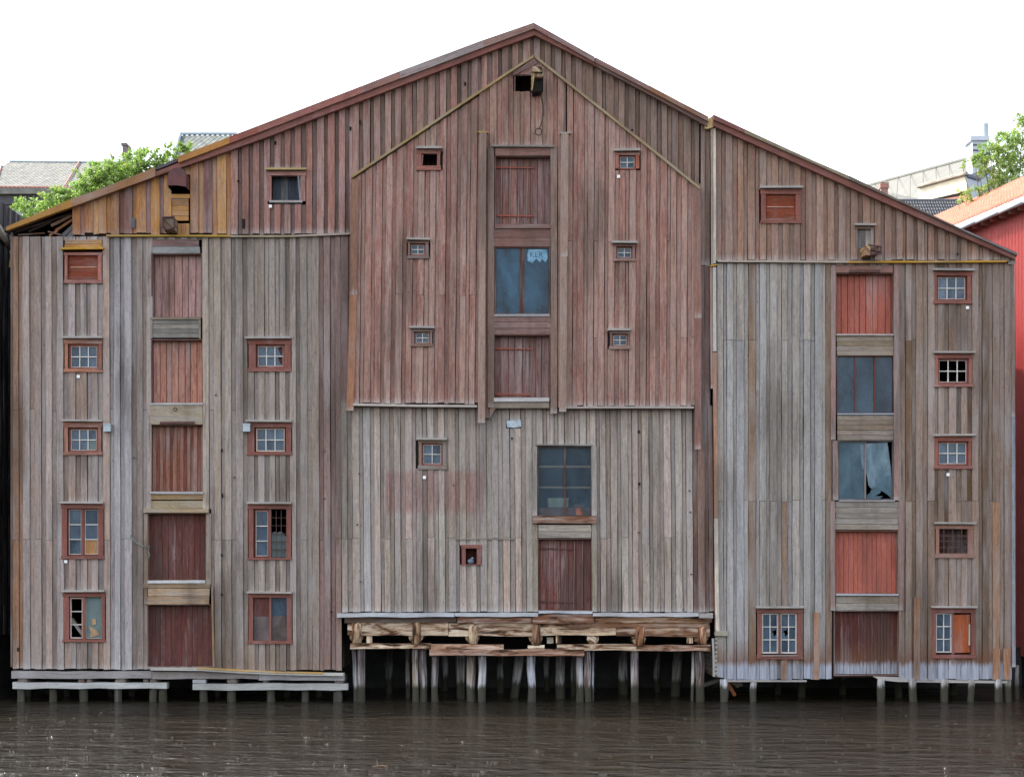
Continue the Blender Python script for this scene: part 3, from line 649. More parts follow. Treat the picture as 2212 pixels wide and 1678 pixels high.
# ---- windows of the gabled warehouse
SA = lambda r, g=(3, 2), p=None, **k: dict(r=r, grid=g, panes=p or 'g' * (g[0] * g[1]), **k)
window(big, 0, (139, 546, 222, 613), (147, 552, 212, 605), [], ccol=(150, 96, 84), cp=.6, label='hatch shut with dark orange plywood')
piece(big, 'shutter_panel', PLY, (110, 52, 34), 147, 552, 212, 603, .02, .05, .7); piece(big, 'shutter_slat', LEDGE, (176, 140, 120), 152, 576, 209, 578, -.0, .02)
infill(big, 0, 140, 518, 221, 537, 2, (160, 118, 66)); ledge(big, 134, 226, 539, 0, 4.5, (176, 136, 50), .16, 537.5)
window(big, 0, (139, 733, 222, 804), (148, 743, 214, 797), [SA((149, 744, 213, 797), ft=4)], (137, 224, 730), (148, 104, 84))
paper(big, 170, 813.5, 0); paper(big, 143, 1212.5, 0)
window(big, 0, (138, 912, 221, 983), (148, 923, 213, 976), [SA((149, 924, 212, 976), ft=4, p='gggggw')], (136, 223, 909), (138, 96, 80))
window(big, 0, (133, 1088, 226, 1207), (146, 1098, 214, 1200), [SA((146.5, 1098.5, 177, 1199), (1, 3), ft=2), SA((181, 1098.5, 213.5, 1199), (1, 3), 'ggp', ft=2)], (132, 225, 1085), (112, 54, 46), .9)
piece(big, 'mullion', TRIM, (112, 54, 46), 177, 1098, 181, 1200, -.02, .1, .9)
window(big, 0, (136, 1280, 229, 1386), (150, 1288, 220, 1380), [SA((150.5, 1290, 179, 1379), (1, 3), 'xxx', frame=(176, 150, 136), ft=2, fp=.5), SA((184, 1288, 219.5, 1379), (1, 1), 'w', ft=0)], (135, 228, 1276), (124, 62, 54), .9)
piece(big, 'mullion', TRIM, (124, 62, 54), 179, 1288, 184.5, 1380, -.02, .1, .9)
q = M(); bar(q, 150, 1336, 179, 1377, 9, .25, .32); q.build('inner_brace', LOG, big, wc((176, 176, 176)), label='pale diagonal plank behind the broken window')
q = M(); q.prism([(190, 1352), (200, 1356), (208, 1362), (214, 1370), (204, 1374), (192, 1376), (196, 1366)], .048, .058); q.build('rot_patch', RAW, big, wc((168, 136, 100)))
q = M(); q.prism([(197, 1338), (205, 1336), (207, 1348), (199, 1350)], .048, .058); q.build('rot_patch', RAW, big, wc((178, 146, 104)))
window(big, 0, (536, 733, 630, 803), (553, 744, 616, 795), [SA((554, 745, 615, 794), ft=3.5, p='ggagga')], (531, 630, 731), (118, 60, 50), .9)
piece(big, 'shutter_panel', TRIM, (96, 50, 44), 585, 748, 613, 792, .16, .18, .8)
window(big, 0, (535, 913, 631, 983), (550, 923, 618, 976), [SA((553, 925, 615, 975), ft=1.5, frame=(190, 160, 140), fp=.3)], (533, 631, 910), (116, 60, 50), .9)
window(big, 0, (536, 1089, 631, 1209), (548, 1099, 619, 1204), [SA((550, 1101, 581, 1203), (1, 3), ft=2.5), SA((585.5, 1101, 618, 1203), (3, 6), 'x' * 18, ft=0, bt=1.1, bar=(92, 52, 48), putty=False)], (535, 631, 1086), (112, 56, 48), .9)
piece(big, 'mullion', TRIM, (120, 62, 52), 581, 1099, 585.5, 1204, -.02, .1, .9)
q = M(); q.prism([(585.5, 1150), (592, 1148), (598, 1150), (606, 1147), (612, 1153), (617.5, 1158), (618, 1203), (585.5, 1203)], .12, .13, back=True); q.build('torn_cloth', CLOTH, big)
window(big, 0, (536, 1281, 632, 1390), (547, 1290, 620, 1383), [SA((547.5, 1290.5, 581.5, 1383), (1, 1), 'x', ft=0, putty=False), SA((586, 1290.5, 619.5, 1330), (1, 1), 'g', ft=0, putty=False), SA((586, 1330, 619.5, 1383), (1, 1), 'g', ft=0, putty=False, glass=DUSTP)], (534, 632, 1279), (116, 62, 54), .9)
piece(big, 'mullion', TRIM, (120, 62, 52), 581.5, 1290, 586, 1383, -.02, .1, .9)
piece(big, 'shutter_panel', MAROOND, (92, 48, 42), 547, 1290, 582, 1331, .06, .08, .8); q = M(); q.rect(547.5, 1331, 581.5, 1383, .068, .074, False); q.build('pane', DUSTP, big)
window(big, -.04, (578, 372, 662, 440), (587, 381, 650, 436), [], (576, 663, 368.5), (152, 112, 102), .6, sill=False, lcol=(150, 134, 92))
ledge(big, 583, 654, 437, -.04, 4.5, (150, 146, 142), .1, name='sill_board'); q = M(); bar(q, 645, 378, 649.5, 434, 3.5, -.1, .02); q.build('loose_lath', LEDGE, big, wc((110, 116, 124)))
paper(big, 585, 447, -.04)
window(big, DB, (901, 329, 953, 373), (911, 337, 945, 363), [], (901, 957, 326), (140, 92, 80), .7)
q = M(); bar(q, 914, 338, 912, 363, 2.5, DB - .02, DB + .05); q.build('loose_lath', TRIM, big, wc((130, 90, 80)))
window(big, DB, (881, 525, 928, 562), (887, 529, 920, 555), [SA((887.5, 529.5, 919.5, 554.5), (2, 2), ft=2.6, bt=1.5)], (880, 930, 521.5), (116, 96, 88), .3)
window(big, DB, (889, 715, 936, 751), (896, 719, 930, 745), [SA((896.5, 719, 930, 745), (2, 2), ft=2.6, bt=1.5)], (886, 940, 710.5), (116, 96, 88), .3)
window(big, DB, (1327, 334, 1381, 374), (1336, 340, 1372, 369), [SA((1336.5, 340.5, 1371.5, 368.5), (2, 2), ft=2.2, bt=1.6, frame=(110, 56, 50))], (1325, 1381, 331), (150, 88, 70), .6, sill=False)
paper(big, 1335, 386, DB)
window(big, DB, (1323, 532, 1372, 568), (1330, 536, 1365, 562), [SA((1330.5, 536.5, 1364.5, 561.5), (2, 2), ft=2.6, bt=1.5)], (1320, 1375, 528.5), (122, 92, 84), .4)
window(big, DB, (1315, 718, 1360, 757), (1321, 723, 1355, 750), [SA((1321.5, 723.5, 1355, 750), (2, 2), ft=2.4, bt=1.5)], (1311, 1361, 715.5), (118, 96, 86), .3)
window(big, 0, (903, 951, 965, 1014), (911, 957, 956, 1005), [SA((911.5, 957.5, 955.5, 1004.5), (2, 2), ft=3, bt=1.6)], (901, 966, 948.5), (112, 98, 86), .3)
paper(big, 917, 1031, 0)
window(big, 0, (996, 1176, 1041, 1220), (1006, 1184, 1030, 1218), [], None, (116, 70, 64), .8)
boxp(big, 'inner_wall', MAROON, 1003, 1180, 1034, 1222, .5, .55, wc((50, 32, 30), .6))
ledge(big, 983, 1110, 1164, 0, 2.6, (128, 122, 112), .06)

# ---- bay column: doors, panels, big blue window
ledge(big, 1063, 1197, 321.5, DB, 3.8, (128, 122, 116), .14, 322.5)
piece(big, 'lintel_board', WOODR, (120, 92, 84), 1070, 324, 1190, 341, DB - .05, DB + .03, .4)
door(big, DB, 1071, 342.5, 1189, 489, 8, MAROON, (122, 92, 86), .6, .16, [(1084, 1082), (1103, 1100), (1122, 1119), (1140, 1137), (1172, 1175)], [362, 466], label='faded red loading door with rusty strap hinges, topmost in the bay')
piece(big, 'sill_board', DIRTYW, (112, 84, 76), 1069, 489, 1189, 498, DB - .09, DB + .03, .35)
infill(big, DB, 1067, 498, 1189, 536, 2, (122, 92, 82), .4, WOODR)
def panes(par, d, y0, y1, xs, mat, col, shapes=None, fcol=(88, 60, 52)):
    q = M(); x0, x1 = xs[0], xs[-1]
    q.rect(x0 - 1.8, y0 - 1.8, x1 + 1.8, y0, d - .02, d + .1, True); q.rect(x0 - 1.8, y1, x1 + 1.8, y1 + 2.4, d - .05, d + .1, True)
    q.rect(x0 - 1.8, y0, x0, y1, d - .02, d + .1, False); q.rect(x1, y0, x1 + 1.8, y1, d - .02, d + .1, False)
    w = q.build('window', TRIM, par, wc(fcol, .3))
    return w
w = panes(big, DB, 538.5, 680, [1071.5, 1185.5], TEAL, 0)
for a, b in ((1072, 1123), (1132, 1185)):
    q = M(); q.rect(a, 539, b, 680, DB + .06, DB + .068); q.build('pane', TEAL, w)
piece(w, 'mullion', MAROON, (78, 52, 46), 1123, 538.5, 1132.5, 680, DB + .02, DB + .1, .3)
PALEB = plain('sky_glare_blue', (128, 166, 186), .4, .15, 3, c2=(62, 112, 138)); GHOST = plain('grey_lettering', (44, 80, 100), .6, .1)
q = M(); q.prism([(1142, 541), (1181, 541), (1183, 560), (1178, 569), (1171, 562), (1166, 569), (1158, 561), (1150, 571), (1140, 566), (1139, 552)], DB + .052, DB + .058, back=True); sh = q.build('painted_sky_glare', PALEB, w)  # pale shape paints in the sky reflected in the corner of the pane
def text(par, name, body, x, y, size, d, mat, sx=1.0):
    c = bpy.data.curves.new(name, 'FONT'); c.body = body; c.size = size; c.extrude = .001; c.align_x = 'CENTER'; c.align_y = 'CENTER'
    o = bpy.data.objects.new('tmp', c); COL.objects.link(o); dg = bpy.context.evaluated_depsgraph_get(); me = bpy.data.meshes.new_from_object(o.evaluated_get(dg)); bpy.data.objects.remove(o)
    me.transform(Matrix.Translation(P(x, y, d)) @ Matrix.Rotation(math.pi / 2, 4, 'X') @ Matrix.Diagonal((sx, 1, 1, 1)))
    me.materials.clear(); me.materials.append(mat); o = bpy.data.objects.new(name, me); COL.objects.link(o); o.parent = par; return o
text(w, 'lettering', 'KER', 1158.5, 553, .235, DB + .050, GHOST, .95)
infill(big, DB, 1067, 685, 1189, 725, 3, (124, 98, 90), .4, WOODR)
piece(big, 'sill_board', LEDGE, (150, 156, 160), 1068, 682, 1187, 686, DB - .07, DB + .05)
door(big, DB, 1068, 727, 1186, 861, 8, MAROON, (126, 98, 92), .55, .16, [(1081, 1080), (1115, 1111), (1134, 1129), (1150, 1147), (1168, 1166), (1174, 1171)], [753, 851], label='faded red loading door with thin battens, lowest in the bay')
piece(big, 'sill_board', LEDGE, (170, 170, 170), 1067, 861.5, 1186, 869.5, DB - .11, DB + .03); piece(big, 'infill_board', WOOD, (120, 108, 92), 1066, 870, 1186, 883, DB - .06, DB + .1)
for a, b in ((1054, 1067), (1189, 1203)): vtrim(big, a, b, 324, 882 if a < 1100 else 895, a, DB - .004, (118, 98, 86), .2, 'frame_board')
vtrim(big, 1051, 1062, 872, 905, 1051, DB + .1, (104, 98, 90), 0, 'frame_board')
# ---- hoist opening and beam
boxp(big, 'hoist_jamb', WOODR, 1111, 168, 1113, 205, DB - .03, .3, wc((120, 96, 88), .2))
q = M(); q.prism([(1107, 166), (1152, 133), (1154, 133), (1160, 144), (1115, 168), (1109, 170)], DB - .10, DB - .04, ang=.55, back=True); q.build('hood_board', WOODR, big, wc((104, 84, 80), .3))
q = M(); q.prism([(1118, 168), (1157, 143), (1174, 154), (1174, 166), (1157, 155), (1141, 168)], DB - .08, DB - .03, ang=.5, back=True); q.build('hood_board', WOODR, big, wc((122, 96, 92), .4))
piece(big, 'lintel_board', WOOD, (112, 104, 100), 1139, 165, 1173, 169, DB - .06, DB + .02)
hb = M()
a = P(1158, 166, -1.0); hb.box((a.x - .12, -1.05, P(0, 178, 0).z), (a.x + .17, .8, P(0, 167, 0).z), 'y'); h1 = hb.build('hoist_beam', LOG, big, wc((150, 132, 96)))
q = M(); q.prism([(1150, 165), (1154, 168), (1153, 190), (1149, 214), (1146, 212), (1147, 185)], DB - .75, DB - .6, back=True); q.build('hoist_cheek', LOG, h1, wc((182, 160, 112)))
q = M(); q.prism([(1171, 166), (1174, 168), (1172, 186), (1170, 185)], DB - .75, DB - .6, back=True); q.build('hoist_cheek', LOG, h1, wc((140, 134, 110)))
q = M(); q.prism([(1149, 186), (1171, 187), (1170, 212), (1149, 214)], DB - .5, DB + .05, back=True); q.build('hoist_block', BLACK, h1)
q = M(); q.prism([(1152, 179), (1171, 180), (1170, 187), (1152, 186)], DB - .72, DB - .2, back=True); q.build('hoist_block', LOG, h1, wc((128, 96, 60)))
cu = [(1160, 192), (1162, 202), (1166, 214), (1172, 232), (1174, 248), (1171, 268), (1166, 282), (1162, 286)]
cu += [(1163 + 7 * math.sin(t * .55), 292 - 7.5 * math.cos(t * .55)) for t in range(1, 13)]
q = M(); q.tube([P(x, y, DB - .35 + (.2 if i > 2 else 0)) for i, (x, y) in enumerate(cu)], .016, 5); o = q.build('steel_wire', plain('dark_wire', (58, 44, 42), .7)); tag(o, 'thin dark wire hanging from the hoist beam and ending in a loop', 'wire')
# ---- left door column
infill(big, 0, 329, 517, 430, 533, 1, (118, 92, 88), .4, WOODR); infill(big, 0, 329, 533, 432, 548, 1, (130, 132, 128), .05)
door(big, 0, 331, 550, 435, 685, 7, MAROON, (156, 122, 114), .45, .13, label='pinkish red loading door, topmost of its column')
piece(big, 'iron_bar', RUST, (90, 100, 110), 328, 547, 331, 640, -.08, -.05)
infill(big, 0, 330, 691, 430, 730, 4, (118, 114, 106)); piece(big, 'frame_board', WOOD, (112, 106, 92), 326, 686, 434, 691, -.07, .03)
piece(big, 'frame_board', WOOD, (116, 108, 94), 326, 691, 330, 732, -.06, .03); piece(big, 'frame_board', WOOD, (116, 108, 94), 430, 691, 434, 732, -.06, .03)
door(big, 0, 328, 735, 436.5, 870, 8, MAROON, (168, 122, 106), .5, .13, label='light red loading door, second in its column')
piece(big, 'sill_board', LEDGE, (158, 156, 152), 326, 870.5, 439, 875, -.09, .05); infill(big, 0, 326, 875, 438, 917, 1, (136, 122, 98), off=-.06)
q = M(); q.tube([P(380 + 3.5 * math.cos(t * .785), 885 - 4 * math.sin(t * .785), -.12) for t in range(9)], .012, 6); q.build('iron_ring', RUST, big)
piece(big, 'iron_bar', RUST, (80, 76, 90), 347, 911, 421, 916, -.11, -.06)
door(big, 0, 327, 919, 438, 1061, 15, MAROON, (134, 100, 84), .35, .13, groove=.3, alt=(112, 66, 56), label='board and batten loading door with rusty red battens')
piece(big, 'sill_board', LEDGE, (158, 158, 158), 325, 1062, 440, 1067, -.10, .05); infill(big, 0, 326, 1067, 440, 1079, 1, (140, 116, 84)); infill(big, 0, 325, 1081, 442, 1098, 1, (130, 122, 100))
ledge(big, 312, 452, 1103, 0, 9, (150, 132, 104), .16, name='door_hood')
door(big, 0, 321, 1110, 444, 1252, 9, MAROOND, (110, 66, 58), .85, .15, label='dark red loading door, second from the water')
for a, b in ((312, 320), (446, 456.5)): vtrim(big, a, b, 1109, 1262, a, -.02, (126, 110, 94), 0, 'frame_board', WOOD)
piece(big, 'sill_board', LEDGE, (178, 178, 176), 321, 1253, 445, 1259, -.14, .05); piece(big, 'infill_board', WOOD, (142, 124, 100), 311, 1260, 455, 1269, -.10, .05)
infill(big, 0, 320, 1270, 453, 1305, 2, (146, 126, 102), off=-.09, mat=LOG if False else WOOD)
vtrim(big, 313, 319, 1270, 1304, 313, -.02, (120, 104, 84), 0, 'frame_board', WOOD)
door(big, 0, 320, 1307, 458, 1438, 12, MAROOND, (96, 58, 52), .9, .15, groove=.3, label='dark red double width loading door just above the sill beam')
vtrim(big, 457, 461, 1268, 1440, 461, -.03, (160, 134, 104), 0, 'frame_board', WOOD)
# ---- arched hood, hoist stub of the ochre gable
q = M(); n = 10; arch = [(391.5 - 19.5 * math.cos(math.pi * i / n), 392 - 19 * math.sin(math.pi * i / n)) for i in range(n + 1)]
for (a, b) in zip(arch, arch[1:]): q.prism([a, b, (b[0] * .96 + 391.5 * .04, b[1] + 1.4), (a[0] * .96 + 391.5 * .04, a[1] + 1.4)], -.62, -.06, back=True)
q.prism([(372, 392)] + arch + [(411, 392), (411, 414), (391, 411), (372, 411)], -.63, -.60, back=True)
for x in (372, 410): q.rect(x - .8, 392, x + .8, 414, -.60, -.06, False, back=True)
q.build('arched_hood', plain('rusty_hood_iron', (96, 54, 50), .5, .3, 4, c2=(66, 44, 46), metal=.3, rel=.003), big)
for i in range(5): piece(big, 'infill_board', RAW, pick((168, 126, 78), (150, 112, 74)), 371, 423 + i * 11, 408, 433.4 + i * 11, -.05, .02)
piece(big, 'infill_board', RAW, (176, 130, 84), 367, 424, 371, 478, -.08, .02); piece(big, 'infill_board', RAW, (182, 138, 86), 366, 421, 411, 430, -.09, -.05)
for a in (385, 393.5, 402): piece(big, 'infill_board', RAW, (164, 122, 78), a, 484, a + 8, 508, -.07, .02)
q = M(); q.box(P(362, 506, -.55), P(384, 478, .2), 'y'); hb = q.build('hoist_stub', LOG, big, wc((74, 56, 42)))
q = M(); q.tube([P(360, 479, -.6), P(385, 478, -.6), P(386, 500, -.6), (P(373, 505, -.6)), P(361, 500, -.6), P(360, 479, -.6)], .03, 6); q.build('hoist_strap', RUST, hb)
piece(big, 'slate_patch', plain('slate_patch', (74, 82, 92), .6), (0, 0, 0), 286, 472, 293, 494, -.12, -.10); 
for x, y, w_, h_ in ((527.5, 485, 6, 21), (516, 393, 5, 5), (596, 311, 4, 8), (778, 266, 4, 9), (758, 280, 4, 8), (1005, 184, 4, 8), (1380, 933, 4, 6), (1381, 1045, 4, 6), (1106, 947, 3.5, 4.5), (480, 973, 4, 7), (481, 1070, 4, 9), (480, 1199, 4, 5), (480, 1284, 4, 5), (716, 1321, 3.5, 5), (1365, 283, 4, 4), (40, 1402, 4, 8)):
    hole(big, x, y, w_, h_, -.045 if y < 510 else 0)
BOLT = RUST
for x, y in ((702, 975), (702, 1077), (776, 1023), (980, 1048), (290, 989), (507, 1031), (772, 1133), (779, 1256), (1380, 1150), (1489, 1060), (1491, 1106), (1493, 1240), (467, 854)):
    q = M(); c = P(x, y, -.06); q.tube([c + Vector((0, .03, 0)), c], .028, 8); q.build('bolt', BOLT, big)
for x0, x1 in ((227, 242), (527, 542)):
    q = M(); q.rect(x0, 917, x1, 933, -.20, -.04, False, back=True); q.rect(x0 - 1, 916, x1 + 1, 918, -.22, -.04, True, back=True); q.build('metal_box', STEEL, big)
q = M(); q.prism([(1094, 908), (1125, 907), (1126, 922), (1110, 924), (1095, 923)], -.05, -.04, back=True); q.build('metal_plate', plain('stained_zinc', (128, 138, 146), .5, .4, 14, .3, c2=(176, 184, 188)), big)

# ---- centre lower: glazed opening, door, sill
w = panes(big, 0, 967, 1112, [1164, 1276], CLEAR, 0, fcol=(70, 66, 64)); ledge(big, 1160, 1280, 961, 0, 3.4, (116, 112, 106), .1, 962)
q = M(); q.rect(1164, 967, 1219, 1112, .06, .066); q.build('pane', CLEAR, w)
q = M(); q.prism([(1221.5, 967), (1276, 967), (1276, 1112), (1259, 1112), (1256, 1104), (1254, 1097), (1250, 1095), (1246, 1097), (1244, 1105), (1244, 1112), (1221.5, 1112)], .06, .066); q.build('pane', CLEAR, w, label='right pane with a rounded hole broken out at its foot')
piece(w, 'mullion', TRIM, (96, 62, 56), 1219, 967, 1221.5, 1112, .02, .1, .4)
for y in (1007, 1052): piece(big, 'inner_shelf', RAW, (206, 176, 138), 1164, y - 2, 1276, y + 2, .10, .5)
piece(big, 'inner_shelf', RAW, (176, 112, 80), 1164, 1096, 1276, 1113, .12, .5)
piece(big, 'inner_wall', RAW, (150, 78, 48), 1240, 1088, 1262, 1112, .09, .11)
q = M(); q.box(P(1184, 1095, .10), P(1228, 1076, .38)); q.box(P(1182.5, 1077.5, .09), P(1229.5, 1075, .39)); o = q.build('storage_box', plain('pale_crate', (214, 216, 186), .8)); tag(o, 'pale cream box standing on the shelf behind the shelved window', 'box')
boxp(big, 'inner_wall', DARKIN, 1161, 960, 1279, 1115, 1.3, 1.35)
piece(big, 'sill_beam', LOG, (112, 76, 58), 1151, 1115, 1288, 1130, -.16, .1)
infill(big, 0, 1163, 1133, 1277, 1162, 2, (152, 142, 128), .15, WOODR, off=-.06)
for a, b in ((1151, 1161.5), (1278.5, 1289)): vtrim(big, a, b, 1133, 1321, a + .5, -.02, (126, 118, 104), 0, 'frame_board', WOOD)
for a, b in ((1150, 1160.5), (1278.5, 1289)): vtrim(big, a, b, 965, 1114, a, -.02, (136, 130, 122), .1, 'frame_board', WOOD)
door(big, 0, 1163.5, 1165, 1277, 1317, 7, MAROON, (122, 82, 76), .75, .15, [(1170, 1169), (1188, 1186), (1207, 1204), (1223, 1221), (1242, 1239), (1259, 1258)], [1184, 1299], strap_mat=RUST, label='dull red loading door with grey battens above the log deck')
for x in (1265,): piece(big, 'keyhole_plate', RUST, (60, 50, 50), x - 1.5, 1226, x + 1.5, 1232, .08, .12)
def bl(name, x0, x1, y0, y1, col, d0, d1, mat=LEDGE, paint=0):
    q = M(); n = max(2, int((x1 - x0) / 35)); T = [(x0 + (x1 - x0) * i / n, y0 + R.uniform(-1, 1)) for i in range(n + 1)]; B = [(x, y1 + R.uniform(-1.2, 1.2)) for x, _ in T]
    q.prism(T + B[::-1], d0, d1, True, back=True); return q.build(name, mat, big, wc(col, paint, 6))
bl('sill_plank', 730, 982, 1323, 1332, (172, 176, 178), -.26, .05); bl('sill_plank', 983, 1162, 1323, 1331, (170, 174, 176), -.25, .05); bl('sill_plank', 1163, 1279, 1319, 1324, (172, 178, 184), -.22, .08); bl('sill_plank', 1280, 1507, 1323, 1331, (176, 176, 178), -.26, .05); bl('sill_plank', 1508, 1538, 1324, 1333, (150, 146, 142), -.27, .05)
bl('sole_beam', 745, 986, 1333, 1344, (84, 70, 62), -.1, .3); bl('sole_beam', 988, 1148, 1332, 1345, (112, 66, 44), -.14, .3, LOG); bl('sole_beam', 1150, 1282, 1326, 1346, (116, 74, 52), -.2, .3, LOG); bl('sole_beam', 1284, 1537, 1332, 1344, (150, 116, 84), -.12, .3, LOG)
def logbeam(x0, x1, y0, y1, col, d, rad_y=None):
    q = M(); n = max(3, int((x1 - x0) / 22)); cy = (y0 + y1) / 2; r = (y1 - y0) / 2 * S
    pts = [P(x0 + (x1 - x0) * i / n, cy + R.uniform(-.6, .6), d + R.uniform(-.01, .01)) for i in range(n + 1)]
    q.tube(pts, [r * R.uniform(.93, 1.06) for _ in pts], 12, True, .06); return q
bl('sill_log', 751, 968, 1342, 1372, (182, 160, 134), -.04, .4, LOG); bl('sill_log', 969, 1156, 1345, 1373, (190, 170, 144), -.03, .4, LOG)
bl('sill_log', 1157, 1330, 1345, 1372, (188, 166, 138), -.04, .4, LOG); bl('sill_log', 1331, 1533, 1345, 1374, (150, 116, 88), -.03, .4, LOG); bl('sill_log', 1230, 1520, 1338, 1355, (140, 104, 78), -.06, .3, LOG)
for x, w_, y0, y1, c in ((771, 21, 1343, 1388, (190, 164, 130)), (900, 18, 1342, 1390, (170, 138, 100)), (1022, 19, 1348, 1390, (196, 176, 146)), (1159, 18, 1345, 1393, (150, 120, 90)), (1382, 19, 1352, 1393, (150, 104, 74)), (1517, 18, 1353, 1391, (172, 120, 80))):
    q = M(); r = w_ / 2 * S; c0 = P(x, y1, -.02); c1 = P(x + R.uniform(-1, 1), y0 + 4, -.04); q.tube([c0, c0.lerp(c1, .5), c1, c1 + Vector((0, .02, .05))], [r, r * 1.03, r * .98, r * .5], 12, True, .03); q.build('post_head', LOG, big, wc(c), smooth=True)
    q = M(); q.tube([P(x - 2, y1 - 15, -.02 + .1), P(x - 2, y1 - 15, 2.5)], 15 * S, 12, True, .08); q.build('cross_log', LOG, big, wc((190, 166, 134)), smooth=True)
q = M(); q.tube([P(1281, 1379, .02), P(1281, 1379, 2.5)], [13 * S, 12 * S], 12, True, .08); q.build('cross_log', LOG, big, wc((214, 196, 170)), smooth=True)
for x in (797, 1207, 1491): piece(big, 'packing_block', LOG, (206, 184, 154), x - 6, 1371, x + 6, 1389, .05, .3)
piece(big, 'packing_block', DIRTYW, (222, 210, 188), 1182, 1377, 1196, 1390, .3, .6, .5)
bl('cross_beam', 757, 930, 1389, 1400, (206, 184, 156), -.1, .2, LOG); bl('cross_beam', 931, 1088, 1391, 1402, (172, 136, 110), -.1, .2, LOG); bl('cross_beam', 928, 1262, 1402, 1415, (160, 122, 100), -.12, .2, LOG)
bl('cross_beam', 1140, 1176, 1393, 1401, (220, 204, 178), -.11, .2, LOG); bl('cross_beam', 1203, 1374, 1391, 1404, (204, 184, 156), -.1, .2, LOG); bl('cross_beam', 1375, 1534, 1393, 1405, (158, 116, 90), -.1, .2, LOG)
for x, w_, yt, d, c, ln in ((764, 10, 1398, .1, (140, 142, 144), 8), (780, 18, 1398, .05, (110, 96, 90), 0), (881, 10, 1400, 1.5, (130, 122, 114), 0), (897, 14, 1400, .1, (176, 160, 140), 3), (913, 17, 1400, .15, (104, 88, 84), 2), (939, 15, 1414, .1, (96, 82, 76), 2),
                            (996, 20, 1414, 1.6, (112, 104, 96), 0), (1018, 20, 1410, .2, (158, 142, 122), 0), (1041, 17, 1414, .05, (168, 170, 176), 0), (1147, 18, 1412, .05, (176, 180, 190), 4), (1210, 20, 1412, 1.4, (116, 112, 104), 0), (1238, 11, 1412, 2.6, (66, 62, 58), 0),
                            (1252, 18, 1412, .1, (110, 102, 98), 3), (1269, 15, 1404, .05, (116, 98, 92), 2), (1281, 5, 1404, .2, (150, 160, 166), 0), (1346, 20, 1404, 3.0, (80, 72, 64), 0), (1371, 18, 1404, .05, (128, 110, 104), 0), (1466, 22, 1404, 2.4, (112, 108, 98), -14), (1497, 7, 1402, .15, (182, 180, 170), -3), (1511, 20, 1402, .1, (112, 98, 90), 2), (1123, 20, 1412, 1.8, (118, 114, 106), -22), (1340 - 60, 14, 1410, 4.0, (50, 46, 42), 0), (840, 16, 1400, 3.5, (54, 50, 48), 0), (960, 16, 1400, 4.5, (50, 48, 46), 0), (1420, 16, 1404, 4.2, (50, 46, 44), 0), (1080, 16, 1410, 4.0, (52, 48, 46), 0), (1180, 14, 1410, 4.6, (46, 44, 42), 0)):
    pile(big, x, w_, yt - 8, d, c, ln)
# ---- left foot: sill beam, cap beams, piles
q = M(); n = 20; T = [(28 + 316 * i / n * 1, 1450 + R.uniform(-1, 1)) for i in range(n + 1)]
bl('sill_beam', 28, 330, 1449, 1464, (128, 124, 122), -.16, .2); bl('sill_beam', 331, 560, 1451, 1465, (132, 128, 126), -.16, .2); bl('sill_beam', 561, 744, 1453, 1468, (146, 148, 152), -.18, .2)
slant(big, 'loose_plank', [(330, 1443), (440, 1444), (520, 1449), (620, 1453), (744, 1455)], 6, -.34, -.12, (168, 166, 158)); slant(big, 'loose_plank', [(430, 1441), (520, 1446), (600, 1450), (700, 1452)], 3, -.36, -.14, (176, 140, 66))
bl('cap_beam', 30, 362, 1473, 1486, (162, 166, 164), -.14, .22, LEDGE); bl('cap_beam', 418, 752, 1475, 1489, (158, 160, 156), -.14, .22, LEDGE); bl('cap_beam', 418, 446, 1466, 1475, (166, 170, 170), -.14, .1, LEDGE)
for x0, x1 in ((32, 68), (170, 184), (188, 200), (250, 271), (310, 322), (325, 339), (420, 440), (490, 513), (568, 580), (718, 746)):
    q = M(); c = P((x0 + x1) / 2, 1470, 0); q.tube([c + Vector((0, -.1, 0)), c + Vector((0, 1.6, 0))], [(x1 - x0) / 2 * S * .95, (x1 - x0) / 2 * S * .8] if x1 - x0 < 24 else [.13, .13], 9, True, .12); q.build('joist_end', PILE if False else WOOD, big, wc((112, 100, 92)), smooth=True)
for x, w_ in ((46, 17), (114, 17), (181, 18), (255, 16), (332, 18), (352, 18), (440, 17), (501, 19), (585, 19), (659, 16), (729, 19)): pile(big, x, w_, 1478, .05, (132, 132, 134))
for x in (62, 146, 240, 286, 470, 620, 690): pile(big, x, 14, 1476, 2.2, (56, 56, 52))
# ---- broken boards in the open gable end
for (a, b, c, e, t_, col) in ((108, 486, 160, 460, 6, (110, 84, 66)), (118, 497, 160, 470, 5, (122, 82, 56)), (128, 512, 162, 480, 8, (104, 104, 104)), (140, 517, 165, 490, 10, (112, 112, 114)), (105, 508, 122, 498, 4, (160, 102, 62)), (103, 500, 132, 507, 3, (96, 72, 60)), (38, 507, 95, 503, 3, (80, 60, 50)), (60, 500, 110, 478, 3, (50, 44, 42))):
    q = M(); bar(q, a, b, c, e, t_, .02 + R.uniform(0, .12), .18); q.build('broken_board', LEDGE, big, wc(col, 0, 6))
slant(big, 'roof_batten', [(30, 500), (158, 458)], 4, .1, 1.5, (58, 46, 40)); piece(big, 'corner_post', WOOD, (84, 70, 62), 24, 503, 28, 1440, -.06, .1)
q = M(); a = P(543, 288, 2); q.box((a.x - .10, 1.6, a.z), (a.x + .10, 2.2, a.z + .13)); q.box((a.x - .15, 1.5, a.z + .13), (a.x + .15, 2.3, a.z + .17)); q.build('roof_vent', plain('vent_metal', (150, 156, 160), .5), big)
